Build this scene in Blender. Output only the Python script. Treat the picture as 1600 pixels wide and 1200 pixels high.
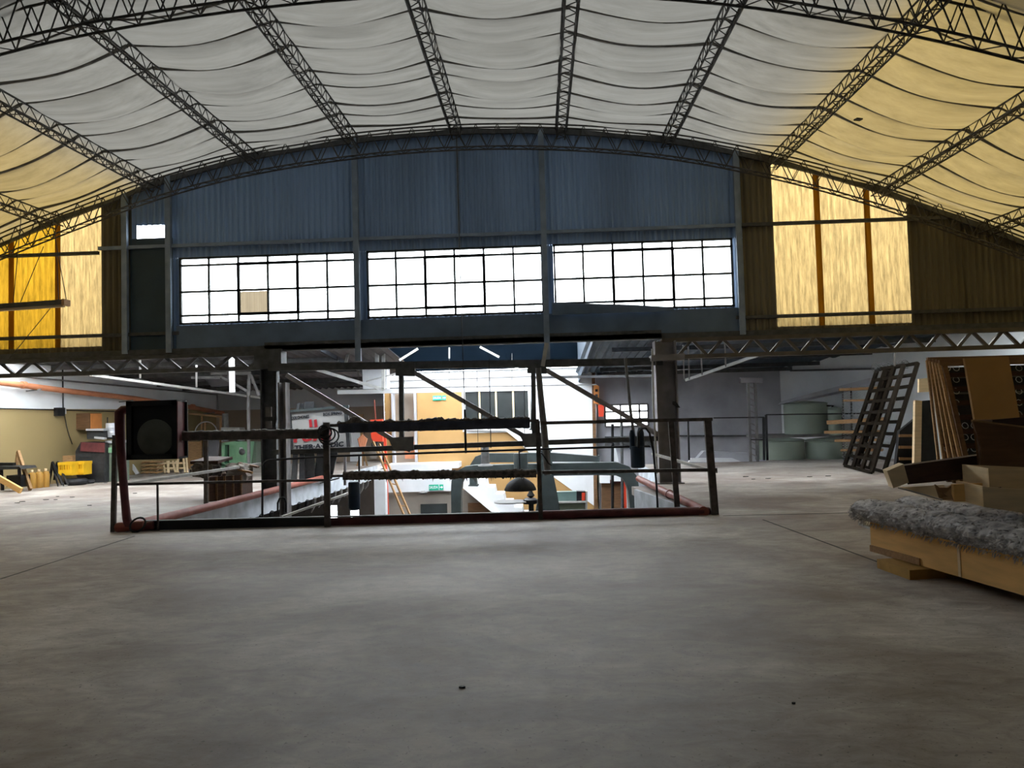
import bpy, math, random
from mathutils import Vector, Matrix
random.seed(7)
for o in list(bpy.data.objects): bpy.data.objects.remove(o)
C = bpy.context.scene.collection
SC = bpy.context.scene
PI = math.pi
V = Vector

# ------------------------------------------------------------------ camera
FP = 1200.0; CH = 1.25; YAW, PIT, ROL = .0363, .0427, .028
_f0 = V((-math.sin(YAW), math.cos(YAW), 0))
CF = _f0*math.cos(PIT) + V((0, 0, math.sin(PIT)))
_u = -_f0*math.sin(PIT) + V((0, 0, math.cos(PIT)))
_r = V((math.cos(YAW), math.sin(YAW), 0))
CR = _r*math.cos(ROL) - _u*math.sin(ROL)
CU = _u*math.cos(ROL) + _r*math.sin(ROL)
cam = bpy.data.cameras.new('camera'); camo = bpy.data.objects.new('camera', cam); C.objects.link(camo)
cam.sensor_width = 36; cam.lens = 27; cam.clip_end = 300
m3 = Matrix((CR, CU, -CF)).transposed()
camo.matrix_world = Matrix.Translation((0, 0, CH)) @ m3.to_4x4()
SC.camera = camo

# ------------------------------------------------------------------ world, exposure
SKY = 12.0
w = bpy.data.worlds.new('overcast_sky'); SC.world = w; w.use_nodes = True
w.node_tree.nodes['Background'].inputs[0].default_value = (.93, .97, 1.0, 1)
w.node_tree.nodes['Background'].inputs[1].default_value = SKY
SC.view_settings.view_transform = 'Standard'
try: SC.view_settings.look = 'None'
except Exception: pass
SC.view_settings.gamma = 1; SC.view_settings.use_curve_mapping = False
SC.view_settings.exposure = 0.53
SC.cycles.use_denoising = True
SC.cycles.max_bounces = 10; SC.cycles.diffuse_bounces = 5; SC.cycles.transmission_bounces = 6; SC.cycles.transparent_max_bounces = 8
SC.cycles.sample_clamp_indirect = 8

def portal(name, loc, rot, sx, sy):
    l = bpy.data.lights.new(name, 'AREA'); l.shape = 'RECTANGLE'; l.size = sx; l.size_y = sy
    l.cycles.is_portal = True
    o = bpy.data.objects.new(name, l); o.location = loc; o.rotation_euler = rot; C.objects.link(o)
# daylight portals sit in the openings (they only guide sky sampling)
portal('sky_portal', (-4.95, 14.05, 3.75), (-PI/2, 0, 0), 3.4, 1.3)
portal('sky_portal', (-1.5, 14.05, 3.75), (-PI/2, 0, 0), 3.4, 1.3)
portal('sky_portal', (1.95, 14.05, 3.75), (-PI/2, 0, 0), 3.4, 1.3)
portal('sky_portal', (-9.8, 14.1, 4.0), (-PI/2, 0, 0), 3.6, 2.8)
portal('sky_portal', (5.5, 14.1, 4.2), (-PI/2, 0, 0), 2.6, 3.0)
portal('sky_portal', (-8.2, 15.2, 3.35), (0, 0, 0), 7.0, 2.3)
portal('sky_portal', (6.1, 14.8, 3.1), (0, 0, 0), 8.8, 1.4)
portal('sky_portal', (-1.75, 18.2, 3.75), (math.atan(.1), 0, 0), 5.6, 8.0)

# ------------------------------------------------------------------ pixel helpers (photo is 1600x1200)
def ray(x, y): return CF + CR*((x-800)/FP) - CU*((y-600)/FP)
def P(x, y, Y):
    d = ray(x, y); t = Y/d.y; return V((d.x*t, Y, CH+d.z*t))
def G(x, y, z=0.0):
    d = ray(x, y); t = (z-CH)/d.z; return V((d.x*t, d.y*t, z))
def PL(x, y, a, b):
    """hit of the pixel ray with the vertical plane through ground points a, b"""
    d = ray(x, y); n = V((b[1]-a[1], -(b[0]-a[0]), 0)); t = n.dot(V((a[0], a[1], 0)))/n.dot(V((d.x, d.y, 0)))
    return V((d.x*t, d.y*t, CH+d.z*t))
def PXM(Y): return Y/FP      # metres per pixel at depth Y

# ------------------------------------------------------------------ materials
def nd(nt, t, **kw):
    n = nt.nodes.new(t)
    for k, v in kw.items(): setattr(n, k, v)
    return n
def mat(name, col, rough=.7, metal=0, var=.25, scale=6, bump=.0, col2=None, stretch=None, spec=.3, detail=6):
    m = bpy.data.materials.new(name); m.use_nodes = True; nt = m.node_tree; b = nt.nodes['Principled BSDF']
    b.inputs['Roughness'].default_value = rough; b.inputs['Metallic'].default_value = metal
    b.inputs['Specular IOR Level'].default_value = spec
    tc = nd(nt, 'ShaderNodeTexCoord'); mp = nd(nt, 'ShaderNodeMapping'); nt.links.new(tc.outputs['Object'], mp.inputs[0])
    if stretch: mp.inputs['Scale'].default_value = stretch
    no = nd(nt, 'ShaderNodeTexNoise'); no.inputs['Scale'].default_value = scale; no.inputs['Detail'].default_value = detail
    nt.links.new(mp.outputs[0], no.inputs['Vector'])
    r = nd(nt, 'ShaderNodeValToRGB'); c2 = col2 or tuple(c*(1-var) for c in col)
    r.color_ramp.elements[0].position = .35; r.color_ramp.elements[1].position = .68
    r.color_ramp.elements[0].color = (*c2, 1); r.color_ramp.elements[1].color = (*col, 1)
    nt.links.new(no.outputs['Fac'], r.inputs[0]); nt.links.new(r.outputs[0], b.inputs['Base Color'])
    if bump:
        bp = nd(nt, 'ShaderNodeBump'); bp.inputs['Strength'].default_value = bump; bp.inputs['Distance'].default_value = .02
        nt.links.new(no.outputs['Fac'], bp.inputs['Height']); nt.links.new(bp.outputs[0], b.inputs['Normal'])
    return m
def two_tone(name, low, high, z, band=None):
    m = mat(name, high, .8, scale=1.5, var=.12); nt = m.node_tree; b = nt.nodes['Principled BSDF']
    ge = nd(nt, 'ShaderNodeNewGeometry'); sp = nd(nt, 'ShaderNodeSeparateXYZ'); nt.links.new(ge.outputs['Position'], sp.inputs[0])
    gt = nd(nt, 'ShaderNodeMath', operation='GREATER_THAN'); gt.inputs[1].default_value = z; nt.links.new(sp.outputs['Z'], gt.inputs[0])
    mx = nd(nt, 'ShaderNodeMix', data_type='RGBA'); nt.links.new(gt.outputs[0], mx.inputs['Factor'])
    mx.inputs['A'].default_value = (*low, 1)
    nt.links.new(b.inputs['Base Color'].links[0].from_socket, mx.inputs['B']); nt.links.new(mx.outputs['Result'], b.inputs['Base Color'])
    return m
def sheet(name, col, tcol, fac, scale=(8, 8, .6), dirt=.5, thr=(.35, .7)):
    """thin light-passing sheet: diffuse + translucent, with real dirt streaks"""
    m = bpy.data.materials.new(name); m.use_nodes = True; nt = m.node_tree; nt.nodes.clear()
    out = nd(nt, 'ShaderNodeOutputMaterial'); mx = nd(nt, 'ShaderNodeMixShader'); mx.inputs[0].default_value = fac
    d = nd(nt, 'ShaderNodeBsdfDiffuse'); t = nd(nt, 'ShaderNodeBsdfTranslucent')
    nt.links.new(d.outputs[0], mx.inputs[1]); nt.links.new(t.outputs[0], mx.inputs[2]); nt.links.new(mx.outputs[0], out.inputs[0])
    tc = nd(nt, 'ShaderNodeTexCoord'); mp = nd(nt, 'ShaderNodeMapping'); mp.inputs['Scale'].default_value = scale
    nt.links.new(tc.outputs['Object'], mp.inputs[0])
    no = nd(nt, 'ShaderNodeTexNoise'); no.inputs['Scale'].default_value = 1.0; no.inputs['Detail'].default_value = 8; no.inputs['Roughness'].default_value = .65
    nt.links.new(mp.outputs[0], no.inputs['Vector'])
    for node, c in ((d, col), (t, tcol)):
        r = nd(nt, 'ShaderNodeValToRGB'); r.color_ramp.elements[0].position = thr[0]; r.color_ramp.elements[1].position = thr[1]
        r.color_ramp.elements[0].color = (*[k*(1-dirt) for k in c], 1); r.color_ramp.elements[1].color = (*c, 1)
        nt.links.new(no.outputs['Fac'], r.inputs[0]); nt.links.new(r.outputs[0], node.inputs[0])
    return m
M = {}
M['dark_steel'] = mat('dark_steel', (.085, .088, .09), .6, .0, .4, 9, .1)
M['roof_steel'] = mat('roof_steel', (.075, .07, .064), .7, .0, .4, 12)
M['grey_steel'] = mat('grey_steel', (.16, .155, .15), .55, .0, .35, 7, .1)
M['mauve_steel'] = mat('mauve_steel', (.25, .235, .24), .6, 0, .3, 5, .1)
M['rail_steel'] = mat('rail_steel', (.11, .09, .078), .55, 0, .5, 14, .2)
M['brown_steel'] = mat('brown_steel', (.12, .105, .085), .65, 0, .3, 5)
M['pale_steel'] = mat('pale_steel', (.42, .41, .38), .55, 0, .25, 9)
M['blue_wall'] = mat('blue_corrugated', (.29, .42, .64), .6, 0, .25, 1.2, stretch=(1, 1, .15))  # blue-grey paint, lightened to carry the lens haze over it
M['olive_wall'] = mat('olive_corrugated', (.19, .165, .11), .7, 0, .35, 2.0, stretch=(1, 1, .12))
M['navy_panel'] = mat('navy_panel', (.03, .055, .08), .55, 0, .2, 2)
M['sill_wall'] = mat('sill_wall', (.13, .185, .27), .6, 0, .3, 2)
M['white'] = mat('white_paint', (.66, .67, .68), .7, 0, .1, 2.5)
M['white_gloss'] = mat('white_gloss', (.85, .86, .86), .4, 0, .06, 3)
M['grey_wall'] = mat('grey_plaster', (.42, .42, .45), .8, 0, .25, 1.6, .1)
M['right_wall'] = mat('right_plaster', (.66, .69, .70), .8, 0, .15, 1.2)
M['tan'] = mat('tan_paint', (.38, .225, .085), .7, 0, .08, 2)
M['taupe'] = mat('taupe_paint', (.26, .225, .19), .75, 0, .12, 2)
M['leftwall'] = two_tone('left_wall_paint', (.31, .235, .11), (.74, .77, .78), 1.73)
M['backleftwall'] = two_tone('back_left_paint', (.24, .185, .135), (.42, .42, .42), 1.70)
M['curb'] = mat('curb_plaster', (.52, .56, .60), .75, 0, .35, 3.5, .1)
M['red_pipe'] = mat('red_pipe_paint', (.30, .085, .06), .5, 0, .35, 6, .05)
M['maroon'] = mat('maroon_paint', (.13, .035, .037), .5, 0, .4, 8)
M['orange_pipe'] = mat('orange_pipe_paint', (.62, .24, .12), .5, 0, .25, 3)
M['red'] = mat('red_paint', (.72, .07, .03), .45, 0, .15, 4)
M['orange'] = mat('orange_paint', (.62, .23, .06), .5, 0, .2, 4)
M['black'] = mat('black_paint', (.012, .012, .013), .5, 0, .3, 8)
M['charcoal'] = mat('charcoal', (.03, .031, .032), .65, 0, .4, 12, .2)
M['cord'] = mat('seam_shadow_cord', (.17, .16, .14), .9, 0, .3, 9)
M['bar_navy'] = mat('dusty_navy_bar', (.06, .065, .09), .7, 0, .4, 9, .3)
M['post_blue'] = mat('blue_grey_post', (.24, .30, .38), .6, 0, .25, 5)
M['dust'] = mat('dusty_iron', (.15, .125, .105), .9, 0, .65, 22, .8)
M['navy'] = mat('navy_sack', (.015, .03, .055), .45, 0, .3, 6, .1)
M['duct'] = mat('dark_green_duct', (.05, .062, .06), .5, 0, .3, 4)
M['green'] = mat('mint_green_enamel', (.27, .52, .30), .5, 0, .2, 5)
M['sagegrey'] = mat('sage_grey', (.20, .24, .18), .6, 0, .15, 4)
M['tank'] = mat('tank_green_grey', (.23, .27, .22), .55, 0, .18, 1.5)
M['yellow'] = mat('yellow_plastic', (.78, .46, .02), .45, 0, .15, 6)
M['jug'] = mat('jug_plastic', (.45, .24, .05), .4, 0, .3, 4)
M['brown_box'] = mat('dark_brown_wood', (.07, .035, .022), .7, 0, .35, 6, stretch=(1, 1, 5))
M['umber'] = mat('umber_wood', (.17, .09, .042), .65, 0, .3, 4, stretch=(1, 1, 6))
M['ply'] = mat('plywood', (.80, .48, .17), .65, 0, .2, 3, stretch=(1, 1, 6))
M['pale_ply'] = mat('pale_plywood', (.78, .60, .36), .65, 0, .18, 4, stretch=(1, 1, 6))
M['cardboard'] = mat('cardboard', (.22, .125, .05), .8, 0, .1, 3)
M['wood'] = mat('raw_wood', (.38, .22, .10), .7, 0, .3, 9, stretch=(1, 4, 4))
M['pallet_wood'] = mat('pallet_wood', (.45, .26, .06), .7, 0, .25, 9)
M['darkrack'] = mat('dark_rack_timber', (.022, .017, .012), .9, 0, .4, 9, spec=.03)
M['felt'] = mat('grey_felt', (.66, .65, .66), .98, 0, .0, 14, .6, col2=(.30, .29, .30), spec=.05, detail=9)
M['silver'] = mat('silver_metal', (.55, .56, .58), .35, .4, .15, 5)
M['teal'] = mat('teal_glass', (.16, .24, .22), .3, 0, .2, 3)
M['glassdark'] = mat('dark_glass', (.035, .04, .04), .15, 0, .3, 2, spec=.5)
M['exit_green'] = mat('exit_sign_green', (.02, .42, .26), .4, 0, .05, 5)
M['sign_face'] = mat('sign_face', (.33, .32, .30), .6, 0, .1, 3)
M['ink'] = mat('ink_black', (.012, .014, .02), .5, 0, .1, 5)
M['inkred'] = mat('ink_red', (.35, .02, .025), .5, 0, .1, 5)
M['blue'] = mat('sky_blue_plastic', (.05, .42, .72), .4, 0, .1, 5)
M['lamp_disc'] = mat('dull_lamp_disc', (.09, .095, .08), .45, 0, .3, 6)
M['window_bar'] = mat('window_bar', (.05, .055, .055), .6, 0, .3, 8)
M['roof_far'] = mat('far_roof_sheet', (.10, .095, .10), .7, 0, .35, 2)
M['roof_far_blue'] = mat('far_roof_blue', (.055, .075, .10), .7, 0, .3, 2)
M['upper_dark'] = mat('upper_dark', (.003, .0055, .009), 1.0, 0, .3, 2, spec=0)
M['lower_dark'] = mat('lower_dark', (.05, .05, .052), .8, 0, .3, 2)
M['fabric'] = sheet('insulation_fabric', (.46, .435, .40), (.19, .185, .172), .5, (.35, 6, 6), .30, (.3, .68))
M['yellow_filter'] = sheet('yellow_light_filter', (.6, .42, .1), (.45, .325, .12), .85, (1, 1, 1), .1)  # for unseen sheets that tint the daylight in the outer lining
M['yellow_left'] = sheet('amber_fibreglass', (.55, .36, .06), (.21, .115, .008), .55, (22, 22, 3), .5, (.3, .62))
M['yellow_pale'] = sheet('pale_amber_fibreglass', (.6, .45, .16), (.235, .165, .068), .55, (22, 22, 3), .55, (.3, .62))
M['amber_band'] = sheet('rusty_overlap', (.4, .2, .03), (.32, .15, .012), .5, (6, 6, .6), .5)
M['grey_filter'] = sheet('grey_light_filter', (.3, .3, .3), (.24, .24, .232), .9, (1, 1, 1), .1)  # for unseen sheets that dim the daylight through the lining
M['clear_sheet'] = sheet('milky_skylight', (.5, .5, .5), (.95, .96, .97), .95, (1, 1, 1), .1)
M['beige_pane'] = sheet('beige_pane', (.5, .42, .3), (.13, .105, .07), .6, (30, 30, .5), .25)

def glass_pane():
    m = bpy.data.materials.new('dusty_window_glass'); m.use_nodes = True; nt = m.node_tree; nt.nodes.clear()
    out = nd(nt, 'ShaderNodeOutputMaterial'); a = nd(nt, 'ShaderNodeBsdfTransparent'); b = nd(nt, 'ShaderNodeBsdfTranslucent')
    g = nd(nt, 'ShaderNodeBsdfGlossy'); g.inputs['Roughness'].default_value = .1
    b.inputs[0].default_value = (.8, .82, .84, 1); a.inputs[0].default_value = (.95, .97, .97, 1)
    tc = nd(nt, 'ShaderNodeTexCoord'); no = nd(nt, 'ShaderNodeTexNoise'); no.inputs['Scale'].default_value = 1.3
    mp = nd(nt, 'ShaderNodeMapRange'); mp.inputs[1].default_value = .35; mp.inputs[2].default_value = .75; mp.inputs[3].default_value = .2; mp.inputs[4].default_value = .6
    nt.links.new(tc.outputs['Object'], no.inputs['Vector']); nt.links.new(no.outputs['Fac'], mp.inputs[0])
    m1 = nd(nt, 'ShaderNodeMixShader'); nt.links.new(mp.outputs[0], m1.inputs[0]); nt.links.new(a.outputs[0], m1.inputs[1]); nt.links.new(b.outputs[0], m1.inputs[2])
    m2 = nd(nt, 'ShaderNodeMixShader'); m2.inputs[0].default_value = .05; nt.links.new(m1.outputs[0], m2.inputs[1]); nt.links.new(g.outputs[0], m2.inputs[2])
    nt.links.new(m2.outputs[0], out.inputs[0]); return m
M['glass'] = glass_pane()

def floor_mat():
    m = bpy.data.materials.new('worn_concrete'); m.use_nodes = True; nt = m.node_tree; b = nt.nodes['Principled BSDF']
    tc = nd(nt, 'ShaderNodeTexCoord')
    def noise(s, d, rough=.6, sc=(1, 1, 1)):
        mp = nd(nt, 'ShaderNodeMapping'); mp.inputs['Scale'].default_value = sc; nt.links.new(tc.outputs['Object'], mp.inputs[0])
        n = nd(nt, 'ShaderNodeTexNoise'); n.inputs['Scale'].default_value = s; n.inputs['Detail'].default_value = d; n.inputs['Roughness'].default_value = rough
        n.inputs['Distortion'].default_value = .6
        nt.links.new(mp.outputs[0], n.inputs['Vector']); return n
    n1 = noise(.55, 10, .62, (1, 1.3, 1)); n2 = noise(4, 12, .78, (1, 1.8, 1)); n3 = noise(55, 3, .5)
    r1 = nd(nt, 'ShaderNodeValToRGB'); e = r1.color_ramp.elements
    e[0].position = .34; e[0].color = (.22, .17, .145, 1); e[1].position = .66; e[1].color = (.57, .53, .48, 1)
    x = e.new(.5); x.color = (.375, .335, .295, 1)
    nt.links.new(n1.outputs['Fac'], r1.inputs[0])
    r2 = nd(nt, 'ShaderNodeValToRGB'); r2.color_ramp.elements[0].position = .3; r2.color_ramp.elements[0].color = (.45, .42, .40, 1); r2.color_ramp.elements[1].position = .66; r2.color_ramp.elements[1].color = (1.1, 1.1, 1.1, 1)
    nt.links.new(n2.outputs['Fac'], r2.inputs[0])
    r3 = nd(nt, 'ShaderNodeValToRGB'); r3.color_ramp.elements[0].position = .30; r3.color_ramp.elements[0].color = (.25, .24, .23, 1); r3.color_ramp.elements[1].position = .345; r3.color_ramp.elements[1].color = (1, 1, 1, 1)
    nt.links.new(n3.outputs['Fac'], r3.inputs[0])
    a = nd(nt, 'ShaderNodeMix', data_type='RGBA', blend_type='MULTIPLY'); a.inputs['Factor'].default_value = 1
    nt.links.new(r1.outputs[0], a.inputs['A']); nt.links.new(r2.outputs[0], a.inputs['B'])
    c = nd(nt, 'ShaderNodeMix', data_type='RGBA', blend_type='MULTIPLY'); c.inputs['Factor'].default_value = .8
    nt.links.new(a.outputs['Result'], c.inputs['A']); nt.links.new(r3.outputs[0], c.inputs['B'])
    nt.links.new(c.outputs['Result'], b.inputs['Base Color'])
    rr = nd(nt, 'ShaderNodeMapRange'); rr.inputs[3].default_value = .42; rr.inputs[4].default_value = .75
    nt.links.new(n2.outputs['Fac'], rr.inputs[0]); nt.links.new(rr.outputs[0], b.inputs['Roughness'])
    bp = nd(nt, 'ShaderNodeBump'); bp.inputs['Strength'].default_value = .25; bp.inputs['Distance'].default_value = .01
    nt.links.new(n2.outputs['Fac'], bp.inputs['Height']); nt.links.new(bp.outputs[0], b.inputs['Normal'])
    return m
M['floor'] = floor_mat()

# ------------------------------------------------------------------ mesh builder
class MB:
    def __init__(s): s.v = []; s.f = []
    def add(s, vs, fs):
        n = len(s.v); s.v += [V(p) for p in vs]; s.f += [tuple(i+n for i in f) for f in fs]; return s
    def box(s, c, sz, rz=0, rot=None):
        c = V(c); hx, hy, hz = sz[0]/2, sz[1]/2, sz[2]/2
        R = rot or Matrix.Rotation(rz, 3, 'Z')
        vs = [c + R @ V((x*hx, y*hy, z*hz)) for x in (-1, 1) for y in (-1, 1) for z in (-1, 1)]
        return s.add(vs, [(0, 1, 3, 2), (4, 6, 7, 5), (0, 4, 5, 1), (2, 3, 7, 6), (0, 2, 6, 4), (1, 5, 7, 3)])
    def bar(s, a, b, w, h=None, up=(0, 0, 1)):
        a = V(a); b = V(b); h = h or w; d = (b-a).normalized(); up = V(up)
        if abs(d.dot(up)) > .98: up = V((0, 1, 0))
        x = d.cross(up).normalized(); y = x.cross(d)
        vs = [p + x*(i*w/2) + y*(j*h/2) for p in (a, b) for i, j in ((-1, -1), (1, -1), (1, 1), (-1, 1))]
        return s.add(vs, [(3, 2, 1, 0), (4, 5, 6, 7), (0, 1, 5, 4), (1, 2, 6, 5), (2, 3, 7, 6), (3, 0, 4, 7)])
    def tube(s, pts, r, n=10, cap=True):
        pts = [V(p) for p in pts]; rs = r if isinstance(r, (list, tuple)) else [r]*len(pts)
        vs = []; px = None
        for i, p in enumerate(pts):
            d = (pts[min(i+1, len(pts)-1)] - pts[max(i-1, 0)]).normalized()
            if px is None: px = d.orthogonal().normalized()
            px = (px - d*px.dot(d)).normalized(); py = d.cross(px)
            for k in range(n):
                a = 2*PI*k/n; vs.append(p + px*(rs[i]*math.cos(a)) + py*(rs[i]*math.sin(a)))
        fs = [(i*n+k, i*n+(k+1) % n, (i+1)*n+(k+1) % n, (i+1)*n+k) for i in range(len(pts)-1) for k in range(n)]
        if cap: fs += [tuple(range(n-1, -1, -1)), tuple((len(pts)-1)*n+k for k in range(n))]
        return s.add(vs, fs)
    def lathe(s, c, prof, n=24, axis=None):
        """prof: (radius, height) list, from c up (or along axis)"""
        c = V(c); ax = V(axis or (0, 0, 1)).normalized(); q = V((0, 0, 1)).rotation_difference(ax)
        vs = [c + q @ V((r*math.cos(2*PI*k/n), r*math.sin(2*PI*k/n), h)) for r, h in prof for k in range(n)]
        fs = [(i*n+k, i*n+(k+1) % n, (i+1)*n+(k+1) % n, (i+1)*n+k) for i in range(len(prof)-1) for k in range(n)]
        fs += [tuple(range(n-1, -1, -1)), tuple((len(prof)-1)*n+k for k in range(n))]
        return s.add(vs, fs)
    def slab(s, pts, off):
        """polygon pts extruded by vector off"""
        pts = [V(p) for p in pts]; off = V(off); n = len(pts)
        return s.add(pts+[p+off for p in pts], [tuple(range(n)), tuple(range(2*n-1, n-1, -1))] + [(i, n+i, n+(i+1) % n, (i+1) % n) for i in range(n)])
    def pix(s, pp, Y, th):
        return s.slab([P(x, y, Y) for x, y in pp], (0, th, 0))
    def build(s, name, m, parent=None, label=None, cat=None, group=None, kind=None, smooth=False, origin=None, loc=None):
        me = bpy.data.meshes.new(name)
        if parent is not None: o0 = parent_world(parent)
        elif origin is not None: o0 = V(origin)
        elif kind == 'structure': o0 = V((0, 0, 0))
        else:
            xs = [p.x for p in s.v]; ys = [p.y for p in s.v]; o0 = V(((min(xs)+max(xs))/2, (min(ys)+max(ys))/2, min(p.z for p in s.v)))
        me.from_pydata([tuple(p-o0) for p in s.v], [], s.f); me.validate(); me.update()
        mm = M[m] if isinstance(m, str) else m
        me.materials.append(mm)
        import bmesh
        bm = bmesh.new(); bm.from_mesh(me); bmesh.ops.recalc_face_normals(bm, faces=bm.faces); bm.to_mesh(me); bm.free()
        if smooth:
            for p in me.polygons: p.use_smooth = True
            try: me.set_sharp_from_angle(angle=math.radians(40))
            except Exception: pass
        o = bpy.data.objects.new(name, me); C.objects.link(o)
        if parent is not None: o.parent = parent; o['_w'] = list(o0)
        else: o.location = o0; o['_w'] = list(o0)
        if label: o['label'] = label
        if cat: o['category'] = cat
        if group: o['group'] = group
        if kind: o['kind'] = kind
        return o
def parent_world(p): return V(p['_w'])
def T(name, label, cat, loc, group=None, kind=None):
    o = bpy.data.objects.new(name, None); o.location = V(loc); o['_w'] = list(V(loc)); C.objects.link(o)
    if kind: o['kind'] = kind
    else: o['label'] = label; o['category'] = cat
    if group: o['group'] = group
    return o
def text(name, s, m, parent, a, b, h, nrm=(0, -1, 0), bold=0.0, depth=.004, up=(0, 0, 1)):
    """lettering from left end a to right end b, letter height h"""
    cu = bpy.data.curves.new('t', 'FONT'); cu.body = s; cu.extrude = depth; cu.offset = bold; cu.resolution_u = 2
    to = bpy.data.objects.new('t', cu); C.objects.link(to)
    dg = bpy.context.evaluated_depsgraph_get(); me = to.evaluated_get(dg).to_mesh()
    xs = [v.co.x for v in me.vertices]; ys = [v.co.y for v in me.vertices]
    x0, x1, y0, y1 = min(xs), max(xs), min(ys), max(ys); a = V(a); b = V(b); X = (b-a); L = X.length; X.normalize(); U = V(up); N = V(nrm)
    mb = MB(); mb.v = [a + X*((v.co.x-x0)/(x1-x0)*L) + U*((v.co.y-y0)/(y1-y0)*h) + N*(v.co.z+depth) for v in me.vertices]
    mb.f = [tuple(p.vertices) for p in me.polygons]
    to.evaluated_get(dg).to_mesh_clear(); bpy.data.objects.remove(to); bpy.data.curves.remove(cu)
    return mb.build(name, m, parent)
def arc(c, r, a0, a1, n, ux, uy):
    c = V(c); return [c + V(ux)*(r*math.cos(a0+(a1-a0)*i/n)) + V(uy)*(r*math.sin(a0+(a1-a0)*i/n)) for i in range(n+1)]

# ------------------------------------------------------------------ roof profile
WY = 13.9
TAB = [(-15, 1.9), (-13, 3.2), (-11.5, 4.08), (-10.03, 4.77), (-8.13, 5.45), (-6.8, 5.88), (-5.15, 6.25), (-3.22, 6.48), (-1.32, 6.56), (.56, 6.48), (2.42, 6.24), (4.31, 5.79), (6.05, 5.22), (7.93, 4.45), (8.69, 4.12), (10.6, 3.2), (12.5, 2.2)]
def prof(x):
    for i in range(len(TAB)-1):
        if x <= TAB[i+1][0] or i == len(TAB)-2:
            p1, p2 = TAB[i], TAB[i+1]; p0 = TAB[max(i-1, 0)]; p3 = TAB[min(i+2, len(TAB)-1)]
            m1 = (p2[1]-p0[1])/(p2[0]-p0[0]); m2 = (p3[1]-p1[1])/(p3[0]-p1[0]); h = p2[0]-p1[0]; t = max(0, (x-p1[0])/h)
            return (2*t**3-3*t*t+1)*p1[1] + (t**3-2*t*t+t)*h*m1 + (-2*t**3+3*t*t)*p2[1] + (t**3-t*t)*h*m2
SL = .023
def roof(x, Y): return prof(x) - SL*(WY-Y)
PUR = [-10.7, -8.85, -7.0, -5.15, -3.27, -1.38, .52, 2.42, 4.31, 6.12, 7.95, 9.7]

# ------------------------------------------------------------------ STRUCTURE
LWA, LWB = (-11.75, 15.0), (-10.15, 23.7)          # left wall line on the ground
HL0, HL1 = V((-5.25, 9.22, 0)), V((-4.95, 14.2, 0))  # opening in the floor
def hl(Y): return -5.2 + (Y-9.2)*.045
def hr(Y): return 1.98 - (Y-9.5)*.13 if Y < 13 else 1.52
XL, XR = -12.6, 10.6
YB = -7.0
hole = [(-5.2, 9.24), (2.0, 9.56), (1.52, 13.0), (1.52, 19.0), (5.9, 19.0), (5.9, 20.6), (10.6, 20.6)]
fl = MB()
top = [(XL, YB), (XR, YB), (XR, 20.6), (5.9, 20.6), (5.9, 19.0), (1.52, 19.0), (1.52, 13.0), (2.0, 9.56), (-5.2, 9.24), (-4.65, 21.4), (-4.65, 24.0), (XL, 24.0)]
tri = [[(XL, YB), (XR, YB), (XR, 9.56), (2.0, 9.56), (-5.2, 9.24), (XL, 9.24)],
       [(XL, 9.24), (-5.2, 9.24), (-4.65, 21.4), (-4.65, 24.0), (XL, 24.0)],
       [(2.0, 9.56), (XR, 9.56), (XR, 20.6), (5.9, 20.6), (5.9, 19.0), (2.4, 19.0), (2.4, 14.2), (1.95, 14.2), (1.95, 13.3), (1.52, 13.3), (1.55, 12.8)]]
for poly in tri: fl.slab([(x, y, 0) for x, y in poly], (0, 0, -.14))
floor_o = fl.build('floor', 'floor', kind='structure')
# edge faces of the opening
cb = MB()
cb.slab([(-5.2, 9.3, .0), (-4.65, 21.4, .0), (-4.65, 21.4, -.36), (-5.2, 9.3, -.36)], (.05, 0, 0))
cb.slab([(1.98, 9.6, .0), (1.55, 12.8, .0), (1.55, 12.8, -.36), (1.98, 9.6, -.36)], (-.05, 0, 0))
cb.slab([(2.4, 14.2, .0), (2.4, 19.0, .0), (2.4, 19.0, -.36), (2.4, 14.2, -.36)], (-.05, 0, 0))
cb.slab([(-5.15, 9.26, -.005), (1.96, 9.58, -.005), (1.96, 9.58, -.36), (-5.15, 9.26, -.36)], (0, .05, 0))
cb.build('trim_1', 'curb', kind='structure')
# floor joints (sawn control joints with dirt in them)
jb = MB()
for a, b in ((G(1192, 812), G(1420, 896)), (G(0, 905), G(210, 838)), (G(1130, 806), G(1600, 795))):
    jb.bar(a+V((0, 0, .001)), b+V((0, 0, .001)), .018, .002)
jb.build('floor_joint', 'charcoal', floor_o)
# lower storey
LZ = -3.4
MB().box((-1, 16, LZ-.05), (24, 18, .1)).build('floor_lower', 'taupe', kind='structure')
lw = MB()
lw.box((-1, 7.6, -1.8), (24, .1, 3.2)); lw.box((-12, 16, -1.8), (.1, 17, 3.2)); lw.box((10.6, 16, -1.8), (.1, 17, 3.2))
lw.build('wall_lower', 'lower_dark', kind='structure')
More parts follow.
